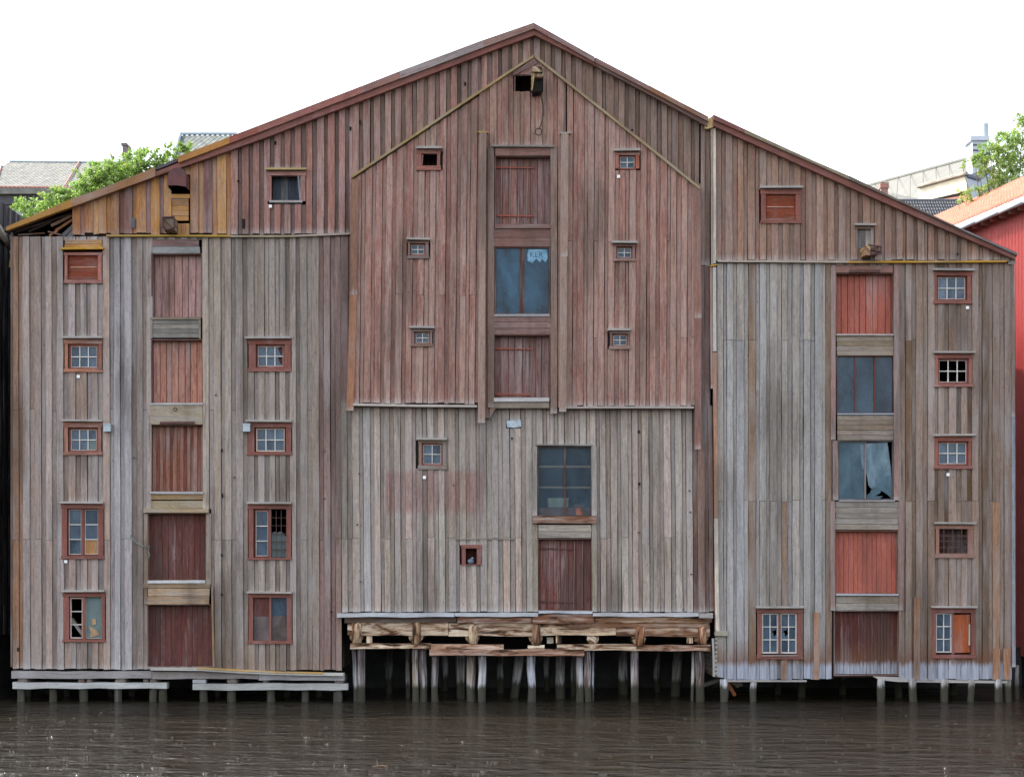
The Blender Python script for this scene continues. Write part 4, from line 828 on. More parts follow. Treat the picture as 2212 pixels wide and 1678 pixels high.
# ---- rope
q = M(); q.tube([P(x, y, -.1 - dd) for x, y, dd in ((283, 1156, 0), (291, 1166, .04), (302, 1175, .07), (313, 1180, .06), (322, 1183, .02), (324, 1178, 0), (322, 1190, .02), (325, 1200, .02), (322, 1205, 0))], .02, 6); o = q.build('rope', plain('blue_grey_rope', (120, 128, 120), .9)); tag(o, 'frayed grey rope hanging across to the dark red loading door', 'rope')

# ================================================================== THE LEAN-TO WAREHOUSE
ql = pl([(1545, 562), (2182, 565)])
HRG = [(1643, 411, 1729, 483), (1848, 492, 1885, 536), (1862, 536, 1880, 562)]
w1 = sheath(lean, 1545, 2176, rl2, flat(566), HRG, -.04)
clad(w1, WOODR, 1545, 2182, rl2, flat(563), HRG, -.04, pal_rg, out=(12, 15.5), inn=(8, 12), relief=.035, ragged=1.5)
HR = [(2018, 588, 2097, 656), (2018, 767, 2099, 835), (2018, 945, 2098, 1011), (2020, 1134, 2102, 1204), (2012, 1315, 2106, 1420), (1635, 1316, 1733, 1422), (1805, 574, 1929, 950), (1810, 950, 1930, 1081), (1804, 1081, 1940, 1319), (1801, 1319, 1942, 1475)]
rb = pl([(1547, 1462), (1570, 1466), (2184, 1467)])
w2 = sheath(lean, 1548, 2184, flat(566), rb, HR, 0.0)
clad(w2, WOODT, 1549, 2184, flat(571), rb, HR, 0.0, pal_rl, out=(12, 15.5), inn=(8, 12), joints=(735, 1082), jp=.35, ragged=1.5)
ledge(lean, 1549, 1880, 565.5, -.02, 4.2, (160, 150, 134), .13, 568); ledge(lean, 1830, 2172, 568.5, -.03, 4, (170, 130, 50), .13, 567)
strip(lean, 'verge_board', 1538, 1733, rm2, rl2, -.28, -.12, (126, 80, 74), TRIM, .9); strip(lean, 'verge_board', 1733, 1960, rm2, rl2, -.28, -.12, (128, 80, 74), TRIM, .9); strip(lean, 'verge_board', 1960, 2187, rm2, rl2, -.28, -.12, (122, 82, 74), TRIM, .8)
strip(lean, 'barge_board', 1538, 1605, rt2, lambda x: rm2(x) + 1, -.36, -.10, (122, 74, 68), TRIM, .8); strip(lean, 'barge_board', 1605, 1829, rt2, lambda x: rm2(x) + 1, -.36, -.10, (122, 112, 92), TRIM, .15)
strip(lean, 'barge_board', 1829, 1990, rt2, lambda x: rm2(x) + 1, -.36, -.10, (104, 96, 88), TRIM, .1); strip(lean, 'barge_board', 1990, 2190, rt2, lambda x: rm2(x) + 1, -.36, -.10, (92, 92, 94), TRIM, .1)
vtrim(lean, 1534, 1539, 280, 573, 1535, -.08, (150, 132, 120), .2, mat=WOOD); vtrim(lean, 1539.5, 1545, 280, 571, 1540, -.10, (182, 176, 162), 0, mat=WOOD)
q = M(); q.prism([(1522, 264), (1528, 261), (1538, 254), (1541, 278), (1528, 282), (1521, 282)], -.2, .5, back=True); q.build('verge_end', YEL, lean, wc((196, 172, 120), .15))
ledge(lean, 1533, 1547, 576, -.05, 3, (168, 136, 60), .1, 574)
vtrim(lean, 1533, 1538, 579, 840, 1534, -.06, (150, 116, 100), .3, mat=WOOD); vtrim(lean, 1538.5, 1546, 579, 760, 1539, -.08, (168, 164, 158), 0, mat=WOOD)
vtrim(lean, 1539, 1547, 762, 1360, 1543, -.07, (156, 120, 98), .3, mat=WOOD); vtrim(lean, 1541, 1549, 1120, 1372, 1545, -.09, (184, 176, 162), 0, mat=WOOD)
boxp(lean, 'side_wall', WOOD, 1547, 285, 1553, 1463, .1, BD, wc((112, 100, 88))); boxp(lean, 'side_wall', WOOD, 2179, 568, 2185, 1462, .1, BD, wc((96, 84, 76)))
for i in range(9):   # log ends of the old corner, seen from the gap
    q = M(); c = P(1549, 1380 + i * 9.4, -.03); q.tube([c, c + Vector((0, .3, 0))], .062, 10, True, .08); q.build('log_end', LEDGE, lean, wc((168, 158, 140)), smooth=True)
for i in range(8):
    q = M(); q.box(P(1544.5, 1388 + i * 9.4, .05), P(1547, 1380 + i * 9.4, 3.2), 'y'); q.build('wall_log', LEDGE, lean, wc((140, 134, 122)))
piece(lean, 'wooden_block', LEDGE, (148, 140, 120), 1543, 1362, 1570, 1372, -.22, -.03); vtrim(lean, 1537, 1541, 1378, 1460, 1539, -.1, (150, 150, 148), 0, mat=WOOD)
vtrim(lean, 2176, 2190, 561, 572, 2176, -.05, (80, 72, 68), 0, mat=WOOD); vtrim(lean, 2183, 2190, 568, 900, 2184, -.03, (104, 94, 88), 0, mat=WOOD); vtrim(lean, 2184, 2191, 900, 1440, 2185, -.03, (126, 128, 136), 0, mat=WOOD)
boxp(lean, 'floor', DARKIN, 1553, 1456, 2179, 1463, .1, BD); q = M(); q.prism([(1529, 1462)] + [(x, rt2(max(x, 1540)) + 3) for x in (1529, 1728, 1829, 1914, 2056, 2179)] + [(2179, 1462)], BD - .2, BD - .05, back=True); q.build('rear_wall', DARKIN, lean)
window(lean, -.04, (1642, 411, 1730, 484), (1653, 421, 1718, 477), [], (1640, 1732, 407.5), (150, 86, 74), .85, label='hatch shut with orange brown plywood')
piece(lean, 'shutter_panel', PLY, (120, 58, 34), 1653, 421, 1718, 477, -.01, .02, .6); piece(lean, 'shutter_slat', LEDGE, (170, 130, 112), 1657, 447, 1714, 449, -.04, -.01)
window(lean, -.04, (1846, 491, 1887, 538), (1851, 496, 1880, 536), [], (1844, 1889, 488), (122, 108, 100), .1, sill=False)
for a, b, c in ((1851, 1860, (96, 98, 98)), (1860, 1870, (80, 70, 68)), (1870, 1880, (150, 148, 138))): piece(lean, 'shutter_board', WOOD, c, a, 496, b, 536, .0, .03)
piece(lean, 'infill_board', WOOD, (90, 96, 96), 1861, 536, 1881, 563, -.03, .0)
q = M(); q.box(P(1858, 560, -.65), P(1870, 540, .2), 'y'); hb = q.build('hoist_beam', LOG, lean, wc((168, 142, 104)))
for a, b, c, e in ((1866, 538, 1893, 541), (1893, 541, 1893, 556), (1893, 556, 1866, 559), (1870, 538, 1870, 558), (1880, 539, 1882, 557), (1868, 546, 1892, 552)):
    q = M(); q.tube([P(a, b, -.6), P(c, e, -.6)], .03, 6); q.build('hoist_strap', RUST, hb)
q = M(); q.box(P(1870, 556, -.55), P(1890, 542, -.1), 'y'); q.build('hoist_block', LOG, hb, wc((110, 84, 58)))
hole(lean, 2067, 550, 4, 4, -.045); hole(lean, 1670, 415 - 205 + 109, 4, 6, -.045)
window(lean, 0, (2016, 588, 2098, 657), (2023, 596, 2089, 649), [SA((2025, 597, 2087, 648), ft=2.2)], (2014, 2102, 584), (156, 84, 70), .85); paper(lean, 2089, 665, 0)
window(lean, 0, (2017, 766, 2100, 836), (2025, 774, 2092, 829), [SA((2026, 775, 2091, 828), p='xxxxxx', ft=3)], (2015, 2104, 762), (150, 92, 78), .7)
window(lean, 0, (2017, 944, 2099, 1013), (2025, 953, 2091, 1005), [SA((2026, 954, 2090, 1004), ft=2.6)], (2015, 2104, 940.5), (152, 84, 70), .85); paper(lean, 2047, 1025, 0)
window(lean, 0, (2019, 1134, 2103, 1205), (2028, 1142, 2090, 1195), [], (2017, 2105, 1129.5), (130, 98, 86), .4, label='barred window without glass')
for x in (2038.5, 2057, 2077): piece(lean, 'window_bar', RUST, (0, 0, 0), x - .9, 1142, x + .9, 1195, -.02, .0)
for y in (1157, 1169, 1182.5): piece(lean, 'window_bar', RUST, (0, 0, 0), 2028, y - .9, 2090, y + .9, -.03, -.01)
boxp(lean, 'inner_wall', MAROON, 2025, 1138, 2094, 1198, .35, .4, wc((60, 40, 38), .4))
DR = (108, 50, 44)
window(lean, 0, (2011, 1314, 2107, 1421), (2021, 1323, 2097, 1413), [SA((2022, 1324, 2056, 1409), (2, 3), ft=1.5, frame=(200, 190, 180), fp=.2)], (2010, 2108, 1310.5), DR, .95)
piece(lean, 'mullion', TRIM, DR, 2056, 1323, 2061, 1412, -.02, .1, .95); piece(lean, 'shutter_panel', PLY, (140, 72, 40), 2061, 1327, 2095, 1409, .0, .04, .25, label='orange plywood shutter with a wooden handle')
piece(lean, 'shutter_handle', LEDGE, (176, 166, 150), 2092, 1348, 2095, 1393, -.04, .0)
window(lean, 0, (1634, 1315, 1734, 1423), (1645, 1323, 1722, 1414), [SA((1646, 1324, 1681.5, 1411), (2, 3), 'gggegg', ft=2, frame=(200, 190, 180), fp=.2), SA((1686, 1324, 1721.5, 1411), (2, 3), 'ggegbg'.replace('b', 'g'), ft=2, frame=(200, 190, 180), fp=.2)], (1632, 1735, 1311), DR, .95)
piece(lean, 'mullion', TRIM, DR, 1681.5, 1323, 1686, 1412, -.03, .1, .95); ledge(lean, 1645, 1722, 1415, 0, 3, (130, 116, 110), .1, name='sill_board')
# door column
piece(lean, 'lintel_board', WOODR, (124, 96, 88), 1805, 575, 1928, 590, -.07, .03, .35); piece(lean, 'iron_bar', RUST, (0, 0, 0), 1834, 584, 1900, 590, -.12, -.06)
door(lean, 0, 1807, 592, 1928, 721, 9, ORANGE, (168, 100, 80), .95, .14, label='orange red loading door right under the lean-to eaves')
piece(lean, 'sill_board', LEDGE, (150, 142, 136), 1806, 722, 1929, 726, -.09, .05); infill(lean, 0, 1807, 727, 1929, 768, 4, (130, 116, 98))
w = panes(lean, 0, 770, 892, [1808, 1929], TEAL, 0, fcol=(86, 56, 48))
for a, b in ((1808, 1846), (1849, 1888), (1891, 1929)):
    q = M(); q.rect(a, 770, b, 892, .06, .066); q.build('pane', GREY, w)
for x in (1846, 1888): piece(w, 'mullion', TRIM, (92, 58, 48), x, 770, x + 3, 892, .02, .1, .3)
piece(lean, 'sill_board', LEDGE, (150, 156, 160), 1808, 893, 1930, 896, -.07, .05); infill(lean, 0, 1809, 897, 1930, 951, 5, (124, 112, 98))
w = panes(lean, 0, 954, 1077, [1812, 1928], TEAL, 0, fcol=(84, 80, 80))
TG = glass('greenish_broken_glass', (80, 110, 124), .92, (46, 72, 88)); PG = glass('pale_broken_glass', (112, 134, 144), .9, (64, 88, 102), big=2.0)
q = M(); q.rect(1812, 954, 1868, 1077, .06, .066); q.build('pane', TG, w)
q = M(); q.prism([(1858, 960), (1868, 959), (1868, 1010), (1864, 1014), (1862, 1000)], .05, .057, back=True); q.build('glass_shard', PG, w)
q = M(); q.prism([(1871, 957), (1918, 955), (1924, 1000), (1928, 1040), (1928, 1077), (1915, 1066), (1896, 1052), (1882, 1054), (1877, 1048), (1874, 1028), (1871, 1018)], .06, .066); q.build('pane', PG, w, label='broken pane leaning in the frame')
q = M(); q.prism([(1905, 1028), (1926, 1026), (1928, 1075), (1912, 1064), (1892, 1052)], .045, .052, back=True); q.build('glass_shard', TG, w)
q = M(); q.prism([(1880, 1064), (1885, 1053), (1898, 1053), (1906, 1055), (1902, 1065), (1890, 1071), (1908, 1071), (1900, 1077), (1872, 1077), (1873, 1069)], .05, .057, back=True); q.build('glass_shard', TG, w)
piece(w, 'mullion', TRIM, (110, 100, 92), 1868, 954, 1871, 1077, .02, .1, .1)
infill(lean, 0, 1804, 1083, 1940, 1144, 5, (128, 122, 112)); piece(lean, 'sill_board', LEDGE, (146, 146, 146), 1811, 1080, 1932, 1083, -.08, .05)
door(lean, 0, 1805, 1147, 1939, 1281, 13, ORANGE, (176, 96, 76), .95, .14, groove=.4, label='bright orange red loading door above the grey panel boards')
piece(lean, 'sill_board', LEDGE, (158, 162, 168), 1805, 1282, 1940, 1286, -.09, .05); infill(lean, 0, 1805, 1287, 1940, 1318, 2, (126, 118, 106))
door(lean, 0, 1803, 1320, 1941, 1457, 19, MAROONT, (100, 58, 50), .9, .12, groove=.4, label='dark red loading door with a bleached foot')
for a, b, y0, y1 in ((1794, 1804, 574, 950), (1930, 1941, 574, 1080), (1798, 1809, 952, 1080), (1793, 1803, 1082, 1318), (1941, 1950, 1082, 1318)): vtrim(lean, a, b, y0, y1, a + .5, -.01, (128, 106, 100), .15, 'frame_board', WOOD)
for a, b, y0, y1 in ((1758, 1770, 1322, 1467), (1687, 1699, 1426, 1467), (1974, 1987, 1290, 1467), (2144, 2159, 1400, 1467), (2167, 2182, 1400, 1467)): vtrim(lean, a, b, y0, y1, a - 1, -.035, (142, 106, 82), 0, 'new_board', RAW, th=.03)
q = M(); q.prism([(1885, 1460), (1950, 1462), (2060, 1468), (2180, 1470), (2182, 1475), (2050, 1474), (1940, 1472), (1900, 1468)], -.02, .25, True, back=True); q.build('sill_beam', LEDGE, lean, wc((150, 148, 144)))
bq = M(); bq.rect(1560, 1468, 1742, 1472, -.05, .3, True, back=True); bq.build('sill_beam', LEDGE, lean, wc((140, 138, 134)))
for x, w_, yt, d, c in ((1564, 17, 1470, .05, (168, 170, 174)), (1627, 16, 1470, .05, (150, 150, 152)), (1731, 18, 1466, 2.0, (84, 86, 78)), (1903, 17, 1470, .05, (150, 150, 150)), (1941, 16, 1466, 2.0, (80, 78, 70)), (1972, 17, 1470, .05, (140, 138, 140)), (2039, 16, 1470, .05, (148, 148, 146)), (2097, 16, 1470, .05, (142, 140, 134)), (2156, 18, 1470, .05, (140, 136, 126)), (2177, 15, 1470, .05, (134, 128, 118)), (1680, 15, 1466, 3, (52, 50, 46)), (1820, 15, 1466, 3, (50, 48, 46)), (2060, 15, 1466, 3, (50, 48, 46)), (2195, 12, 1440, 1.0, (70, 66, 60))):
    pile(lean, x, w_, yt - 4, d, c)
for i, (a, b, c, e, col, lab) in enumerate(((1578, 1474, 1596, 1506, (150, 92, 62), 'orange brown broken plank leaning down to the water under the lean-to'), (1572, 1480, 1590, 1496, (128, 122, 104), 'short grey plank end beside the first pile of the lean-to'), (1586, 1472, 1606, 1488, (150, 144, 122), 'pale grey plank end in the middle of the heap under the lean-to'),
                                     (1600, 1472, 1614, 1486, (138, 132, 112), 'pale plank end at the far right of the heap under the lean-to'), (1532, 1486, 1566, 1474, (104, 98, 86), 'dark grey plank slanting up behind the first pile of the lean-to'))):
    q = M(); dd = .8 + i * .12; bar(q, a, b, c, e, 6.5, dd, dd + .4); o = q.build('broken_plank', LEDGE, None, wc(col)); tag(o, lab, 'plank', 'broken planks heaped under the lean-to warehouse')

# ================================================================== PIGEON on the little hatch sill
def blob(parts, name, mat, parent=None, smooth=True):
    q = M()
    for (c, r) in parts:
        nu, nv = 10, 7; ring = []
        for j in range(1, nv):
            a = math.pi * j / nv; ring.append([q.vert((c[0] + r[0] * math.sin(a) * math.cos(2 * math.pi * i / nu), c[1] + r[1] * math.sin(a) * math.sin(2 * math.pi * i / nu), c[2] + r[2] * math.cos(a))) for i in range(nu)])
        t_ = q.vert((c[0], c[1], c[2] + r[2])); b_ = q.vert((c[0], c[1], c[2] - r[2]))
        for i in range(nu):
            k = (i + 1) % nu; q.f.append((t_, ring[0][i], ring[0][k])); q.f.append((b_, ring[-1][k], ring[-1][i]))
            for u, v in zip(ring, ring[1:]): q.f.append((u[i], v[i], v[k], u[k]))
    return q.build(name, mat, parent, smooth=smooth)
pg = P(1017, 1212.5, .03); GP = plain('grey_feathers', (104, 116, 132), .7, .2, 30)
pe = empty('pigeon', pg, 'small grey pigeon sitting in the little dark hatch with the red frame', 'pigeon')
blob([((pg.x, pg.y, pg.z), (.095, .13, .085)), ((pg.x + .05, pg.y - .07, pg.z + .085), (.042, .045, .045)), ((pg.x + .03, pg.y - .05, pg.z + .05), (.05, .05, .06)), ((pg.x - .05, pg.y + .12, pg.z - .02), (.05, .12, .025))], 'body', GP, pe)
blob([((pg.x + .075, pg.y - .11, pg.z + .08), (.012, .022, .008))], 'beak', BLACK, pe); blob([((pg.x - .08, pg.y + .02, pg.z + .005), (.025, .11, .055))], 'wing', plain('dark_wing', (70, 78, 92), .7), pe)

# ================================================================== NEIGHBOURS
# ---- red corrugated warehouse on the right
rw = empty('corrugated_warehouse', (0, 0, 0), 'bright red corrugated warehouse with orange tiled roof, wedged in at the right edge', 'warehouse')
REDM = plain('red_corrugated_iron', (178, 76, 70), .5, .12, 1.2, c2=(166, 68, 62)); TILE = plain('orange_roof_tile', (182, 116, 94), .85, .3, 2.2, c2=(160, 94, 74), rel=.005)
base = W(2212, 426, 6.0); dirw = Vector((-.227, 1, 0)).normalized(); nrm = Vector((-dirw.y, dirw.x, 0))      # nrm points out of the wall, towards the gap
def RW(a, o, z): v = Vector((base.x, base.y, 0)) + dirw * a + nrm * (o - .42); return Vector((v.x, v.y, z))
EZ = base.z
q = M(); n = 330; prof = []
for i in range(n):
    a = -8.0 + i * .095; prof += [(a, 0), (a + .03, .05), (a + .05, .05), (a + .08, 0)]
for (a, o), (b, p) in zip(prof, prof[1:]): q.quad(RW(a, o, 1.0), RW(b, p, 1.0), RW(b, p, EZ - .15), RW(a, o, EZ - .15))
q.build('corrugated_wall', REDM, rw)
q = M()
for a0, a1, o0, o1, z0, z1 in ((-8, 23.5, -9, -.02, -1, .98),):
    ps = [RW(a, o, z) for a in (a0, a1) for o in (o0, o1) for z in (z0, z1)]; vv = [q.vert(p) for p in ps]
    for f in ((0, 1, 3, 2), (4, 6, 7, 5), (0, 4, 5, 1), (2, 3, 7, 6), (1, 5, 7, 3), (0, 2, 6, 4)): q.f.append(tuple(vv[i] for i in f))
q.build('stone_base', STONE, rw)
RP = .58; RUN = 4.6
def roofpt(a, r): p = RW(a, .42 - r, EZ + .06 + RP * r); return p
q = M(); q.quad(RW(-8.01, .05, .9), RW(-8.01, -9, .9), RW(-8.01, -9, EZ), RW(-8.01, .05, EZ)); q.quad(RW(-8.01, .05, EZ - .12), RW(-8.01, -9, EZ - .12), RW(-8.01, .42 - RUN, EZ + RP * RUN - .1)); q.quad(RW(23.5, -.05, 1), RW(23.5, -9, 1), RW(23.5, -9, EZ), RW(23.5, -.05, EZ)); q.build('end_wall', REDM, rw)
q = M(); q.quad(roofpt(-8.2, 0), roofpt(23.7, 0), roofpt(23.7, RUN), roofpt(-8.2, RUN)); q.quad(roofpt(-8.2, RUN), roofpt(23.7, RUN), RW(23.7, .42 - 2 * RUN, EZ), RW(-8.2, .42 - 2 * RUN, EZ)); q.build('roof', plain('roof_underlay', (120, 70, 56), .9), rw)
q = M()
for r in range(13):          # tile courses with rolls, overlapping down the slope
    r0 = .12 + r * .345; 
    for c in range(150):
        a = -8.1 + c * .21; j = R.uniform(-.008, .008)
        A = roofpt(a, r0 - .04 + j) + Vector((0, 0, .045)); B = roofpt(a + .10, r0 - .04 + j) + Vector((0, 0, .085)); C = roofpt(a + .20, r0 - .04 + j) + Vector((0, 0, .045))
        A2 = roofpt(a, r0 + .33) + Vector((0, 0, .015)); B2 = roofpt(a + .10, r0 + .33) + Vector((0, 0, .05)); C2 = roofpt(a + .20, r0 + .33) + Vector((0, 0, .015))
        q.quad(A, B, B2, A2); q.quad(B, C, C2, B2); q.quad(A - Vector((0, 0, .05)), C - Vector((0, 0, .05)), C, B); q.f[-1] = q.f[-1]; 
        q.quad(A - Vector((0, 0, .05)), B - Vector((0, 0, .02)), B, A)
q.build('roof_tiles', TILE, rw, kind='stuff')
q = M(); q.quad(RW(-8.2, .44, EZ - .20), RW(23.7, .44, EZ - .20), RW(23.7, .40, EZ + .07), RW(-8.2, .40, EZ + .07)); q.build('eaves_flashing', plain('white_flashing', (206, 204, 200), .5, .1, 8), rw)
for k in range(48):
    q = M(); a = -8 + k * .66; q.quad(RW(a, .452, EZ - .19), RW(a + .05, .452, EZ - .19), RW(a + .05, .412, EZ + .07), RW(a, .412, EZ + .07)); q.build('flashing_joint', STEEL, rw)
for k in range(20):
    q = M(); a0 = -8.2 + k * 1.6; q.tube([RW(a0, .53, EZ - .2), RW(a0 + 1.58, .53, EZ - .2)], .075, 10); q.build('gutter', STEEL, rw, smooth=True)
q = M(); q.quad(RW(-8.2, .40, EZ - .16), RW(23.7, .40, EZ - .16), RW(23.7, 0, EZ - .02), RW(-8.2, 0, EZ - .02)); q.build('soffit', plain('red_brown_soffit', (110, 58, 50), .8), rw)
for k in range(44):
    a = -7.6 + k * .62; q = M(); T = .06
    P4 = [(0, -.06), (.36, -.2), (.36, -.32), (0, -.30)]
    A = [RW(a - T, o, EZ + z) for o, z in P4]; B = [RW(a + T, o, EZ + z) for o, z in P4]
    ia = [q.vert(p) for p in A]; ib = [q.vert(p) for p in B]; q.f.append(tuple(ia)); q.f.append(tuple(reversed(ib)))
    for i in range(4): q.f.append((ia[i], ib[i], ib[(i + 1) % 4], ia[(i + 1) % 4]))
    q.build('rafter_end', LEDGE, rw, wc((150, 120, 106)))
# ---- timber building on the left, shade of the gap painted into its side boards
lw = empty('dark_warehouse', (0, 0, 0), 'timber warehouse side coloured almost black for the shade of the gap, just showing at the left edge beyond a narrow gap', 'warehouse')
DT = wood('shade_dark_boards', wear=0, contrast=.6, streak=.3)
for i in range(44):
    q = M(); y0 = .4 + i * .27; q.box((-15.62, y0, 1.9), (-15.36 + (.03 if i % 2 else 0), y0 + .26, 14.9)); q.build('board', DT, lw, wc((38, 38, 42), 0, 4))  # near-black colour paints in the shade of the narrow alley
q = M(); q.box((-26, .2, -.2), (-15.5, 12.4, 1.9)); q.build('stone_base', STONE, lw)
for i in range(34):
    q = M(); x0 = -25.9 + i * .31; q.box((x0, .05 + (.03 if i % 2 else 0), 1.9), (x0 + .30, .3, 14.5)); q.build('board', DT, lw, wc((64, 62, 66), 0, 5))
q = M(); q.quad((-15.1, -.3, 13.75), (-15.1, 12.4, 13.75), (-20.8, 12.4, 17.2), (-20.8, -.3, 17.2)); q.quad((-20.8, -.3, 17.2), (-20.8, 12.4, 17.2), (-26.5, 12.4, 13.7), (-26.5, -.3, 13.7)); q.build('roof', plain('dark_roofing', (56, 58, 60), .8), lw)
q = M(); q.quad((-15.62, .2, 1.9), (-15.62, 12.4, 1.9), (-15.62, 12.4, 14.2), (-15.62, .2, 14.2)); q.quad((-26, .25, 13.9), (-15.5, .25, 13.9), (-20.8, .25, 17.1)); q.quad((-26, 12.3, 0), (-15.5, 12.3, 0), (-15.5, 12.3, 14), (-20.8, 12.3, 17.1), (-26, 12.3, 14)); q.build('wall', DT, lw, wc((44, 42, 44)))
q = M(); q.tube([W(-14, 478, .2), W(-2, 494, .35), W(7, 512, .5), W(22, 534, .9)], .10, 10); q.build('drain_pipe', plain('lichened_pipe', (176, 168, 152), .8, .4, 9, c2=(110, 98, 88)), lw, smooth=True)
q = M(); q.box(tuple(W(17, 543, .4)), tuple(W(19, 560, .46))); q2 = M(); 
q = M(); c = P(14, 560, .4); q.tube([P(20, 540, .4), P(13, 571, .5)], .07, 6); q.tube([P(15, 536, .4), P(17, 549, .45)], .05, 6); q.build('loose_batten', YEL, lw, wc((170, 130, 50), .7))

# ================================================================== HOUSES BEHIND
SLATE = plain('grey_roof_slate', (98, 99, 95), .75, .35, 3, c2=(126, 124, 114)); SLATEW = plain('blue_grey_wall_slate', (136, 142, 154), .7, .35, 4, c2=(158, 162, 172)); COPPER = plain('copper_brown_strip', (150, 92, 80), .6, .2)
def slates(par, A, U, V, nu, nv, w, h, mat, nrm, scale=False, thick=.02, vis=None, rest=None):
    """lozenge or fish-scale slates on the plane A + u U + v V (V downhill); overlapping, one object each"""
    pro = {}; rest_m = M(); cnt = 0
    if scale: shp = [(-.5, -.35), (.5, -.35), (.5, .25)] + [(.5 * math.cos(t), .25 + .42 * math.sin(t)) for t in (math.pi * k / 6 for k in range(1, 6))] + [(-.5, .25)]
    else: shp = [(0, -.72), (.5, 0), (0, .72), (-.5, 0)]
    N = nrm.normalized()
    for j in range(nv):
        for i in range(nu):
            u = (i + (.5 if j % 2 else 0)) * w; v = j * h; c = A + U * u + V * v
            ks = [c + U * (a * w * 1.0) + V * (b * h * 1.5) + N * (thick * (1 + .9 * (b + .72))) for a, b in shp]
            show = vis(c) if vis else True
            if show and cnt < 300:
                q = M(); cnt += 1
                if 'm' not in pro or True:
                    t = [q.vert(p) for p in ks]; b_ = [q.vert(p - N * thick) for p in ks]; q.f.append(tuple(t))
                    for k in range(len(ks)): k2 = (k + 1) % len(ks); q.f.append((t[k2], t[k], b_[k], b_[k2]))
                q.build('slate', mat, par)
            elif not show or cnt >= 300:
                t = [rest_m.vert(p) for p in ks]; rest_m.f.append(tuple(t))
    if rest_m.f: rest_m.build('slates', mat, par, kind='stuff')
def onscreen(c):
    k = D / (D + c.y); x = CX + c.x * k / S; y = HZ - (c.z - CAMZ) * k / S; return x, y
h1 = empty('slate_roofed_house', (0, 0, 0), 'grey house behind the trees at left with a lozenge slate roof and fish-scale slate wall', 'house')
d0 = 24.0; e0 = W(-60, 405, d0); e1 = W(245, 408, d0); r0 = W(-60, 352, d0 + 5.5); r1 = W(262, 360, d0 + 5.5)
U = (e1 - e0).normalized(); Vv = (e0 - Vector((e0.x, r0.y, r0.z))); Lr = Vv.length; Vv = Vv.normalized(); Nn = U.cross(-Vv).normalized(); Nn = Nn if Nn.z > 0 else -Nn
q = M(); q.quad(e0, e1, e1 - Vv * Lr, e0 - Vv * Lr); bk = [p + Vector((0, 9, -4.5)) for p in (e1 - Vv * Lr, e0 - Vv * Lr)]; q.quad(e0 - Vv * Lr, e1 - Vv * Lr, *bk); q.build('roof', plain('roof_felt', (52, 50, 48), .9), h1)
nv = 15; hh = Lr / nv; ww = 8.9 * S * (D + d0) / D
slates(h1, e0 - Vv * Lr + Vv * hh * .5, U, Vv, int((e1 - e0).length / ww), nv, ww, hh, SLATE, Nn, vis=lambda c: -4 < onscreen(c)[0] < 172 and not (onscreen(c)[0] > 130 and onscreen(c)[1] > 395))
q = M(); q.tube([e0 - Vv * (Lr + .02) + Vector((0, 0, .06)), e1 - Vv * (Lr + .02) + Vector((0, 0, .06))], .07, 8); q.build('ridge_cap', STEEL, h1)
for xa, xb in ((6, -10), (172, 140), (309, 295)):
    q = M(); a = W(xa, 356, d0 + 5.5); b = W(xb, 404, d0); a.z = (e0 - Vv * Lr).z + .08; b.z = e0.z + .08; q.tube([a, b], .035, 6); q.build('roof_seam', COPPER, h1)
q = M(); q.tube([e0 + Vector((0, -.05, 0)), e1 + Vector((0, -.05, 0))], .07, 8); q.build('gutter', COPPER, h1)
q = M(); q.box((e0.x, d0 - .3, e0.z - .34), (e1.x, d0 + .3, e0.z - .10)); q.build('eaves_strip', SLATE, h1)
q = M(); q.box((e0.x, d0 - .1, e0.z - .75), (e1.x, d0 + .5, e0.z - .36)); q.build('soffit', plain('grey_soffit', (92, 92, 96), .8), h1)
q = M(); q.box((e0.x, d0 + .25, 0), (e1.x, d0 + 9.5, e0.z - .6)); q.build('wall', plain('slate_backing', (96, 98, 104), .9), h1)
A = W(-40, 428, d0); A.y = d0 + .24; ww2 = 12.2 * S * (D + d0) / D
slates(h1, A, Vector((1, 0, 0)), Vector((0, 0, -1)), 20, 13, ww2, ww2 * .8, SLATEW, Vector((0, -1, 0)), scale=True, vis=lambda c: onscreen(c)[0] < 100)
q = M(); a = W(264, 360, d0 + 5); b = W(285, 322, d0 + 6.2); q.box((a.x, d0 + 5, a.z - .4), (b.x, d0 + 5.8, b.z)); q.box((a.x - .05, d0 + 4.95, b.z - .14), (b.x + .05, d0 + 5.85, b.z - .02)); q.build('chimney', plain('sooty_render', (136, 128, 126), .9, .3, 3, c2=(100, 94, 94)), h1)
h2 = empty('gabled_house', (0, 0, 0), 'far house with a pale slate roof peeping over the warehouse roof at upper left', 'house')
d1 = 34.0; a = W(388, 293, d1 + 3); b = W(512, 301, d1 + 3); c = W(416, 330, d1); f = W(540, 338, d1)
a2 = Vector((a.x, d1 + 3, a.z)); b.z = a.z; c = Vector((a.x + .1, d1, a.z - 2.4)); f = Vector((b.x + .1, d1, a.z - 2.4))
q = M(); q.quad(c, f, b, a2); q.quad(a2, b, b + Vector((0, 4, -3)), a2 + Vector((0, 4, -3))); q.build('roof', plain('pale_roof_felt', (130, 132, 130), .9), h2)
U2 = Vector((1, 0, 0)); V2 = (c - a2); V2.x = 0; L2 = V2.length; V2 = V2.normalized(); N2 = U2.cross(-V2); N2 = N2 if N2.z > 0 else -N2
slates(h2, a2 + Vector((.25, 0, 0)) + V2 * .2, U2, V2, 14, 8, .26, .3, plain('green_grey_slate', (112, 118, 112), .75, .3, 3), N2)
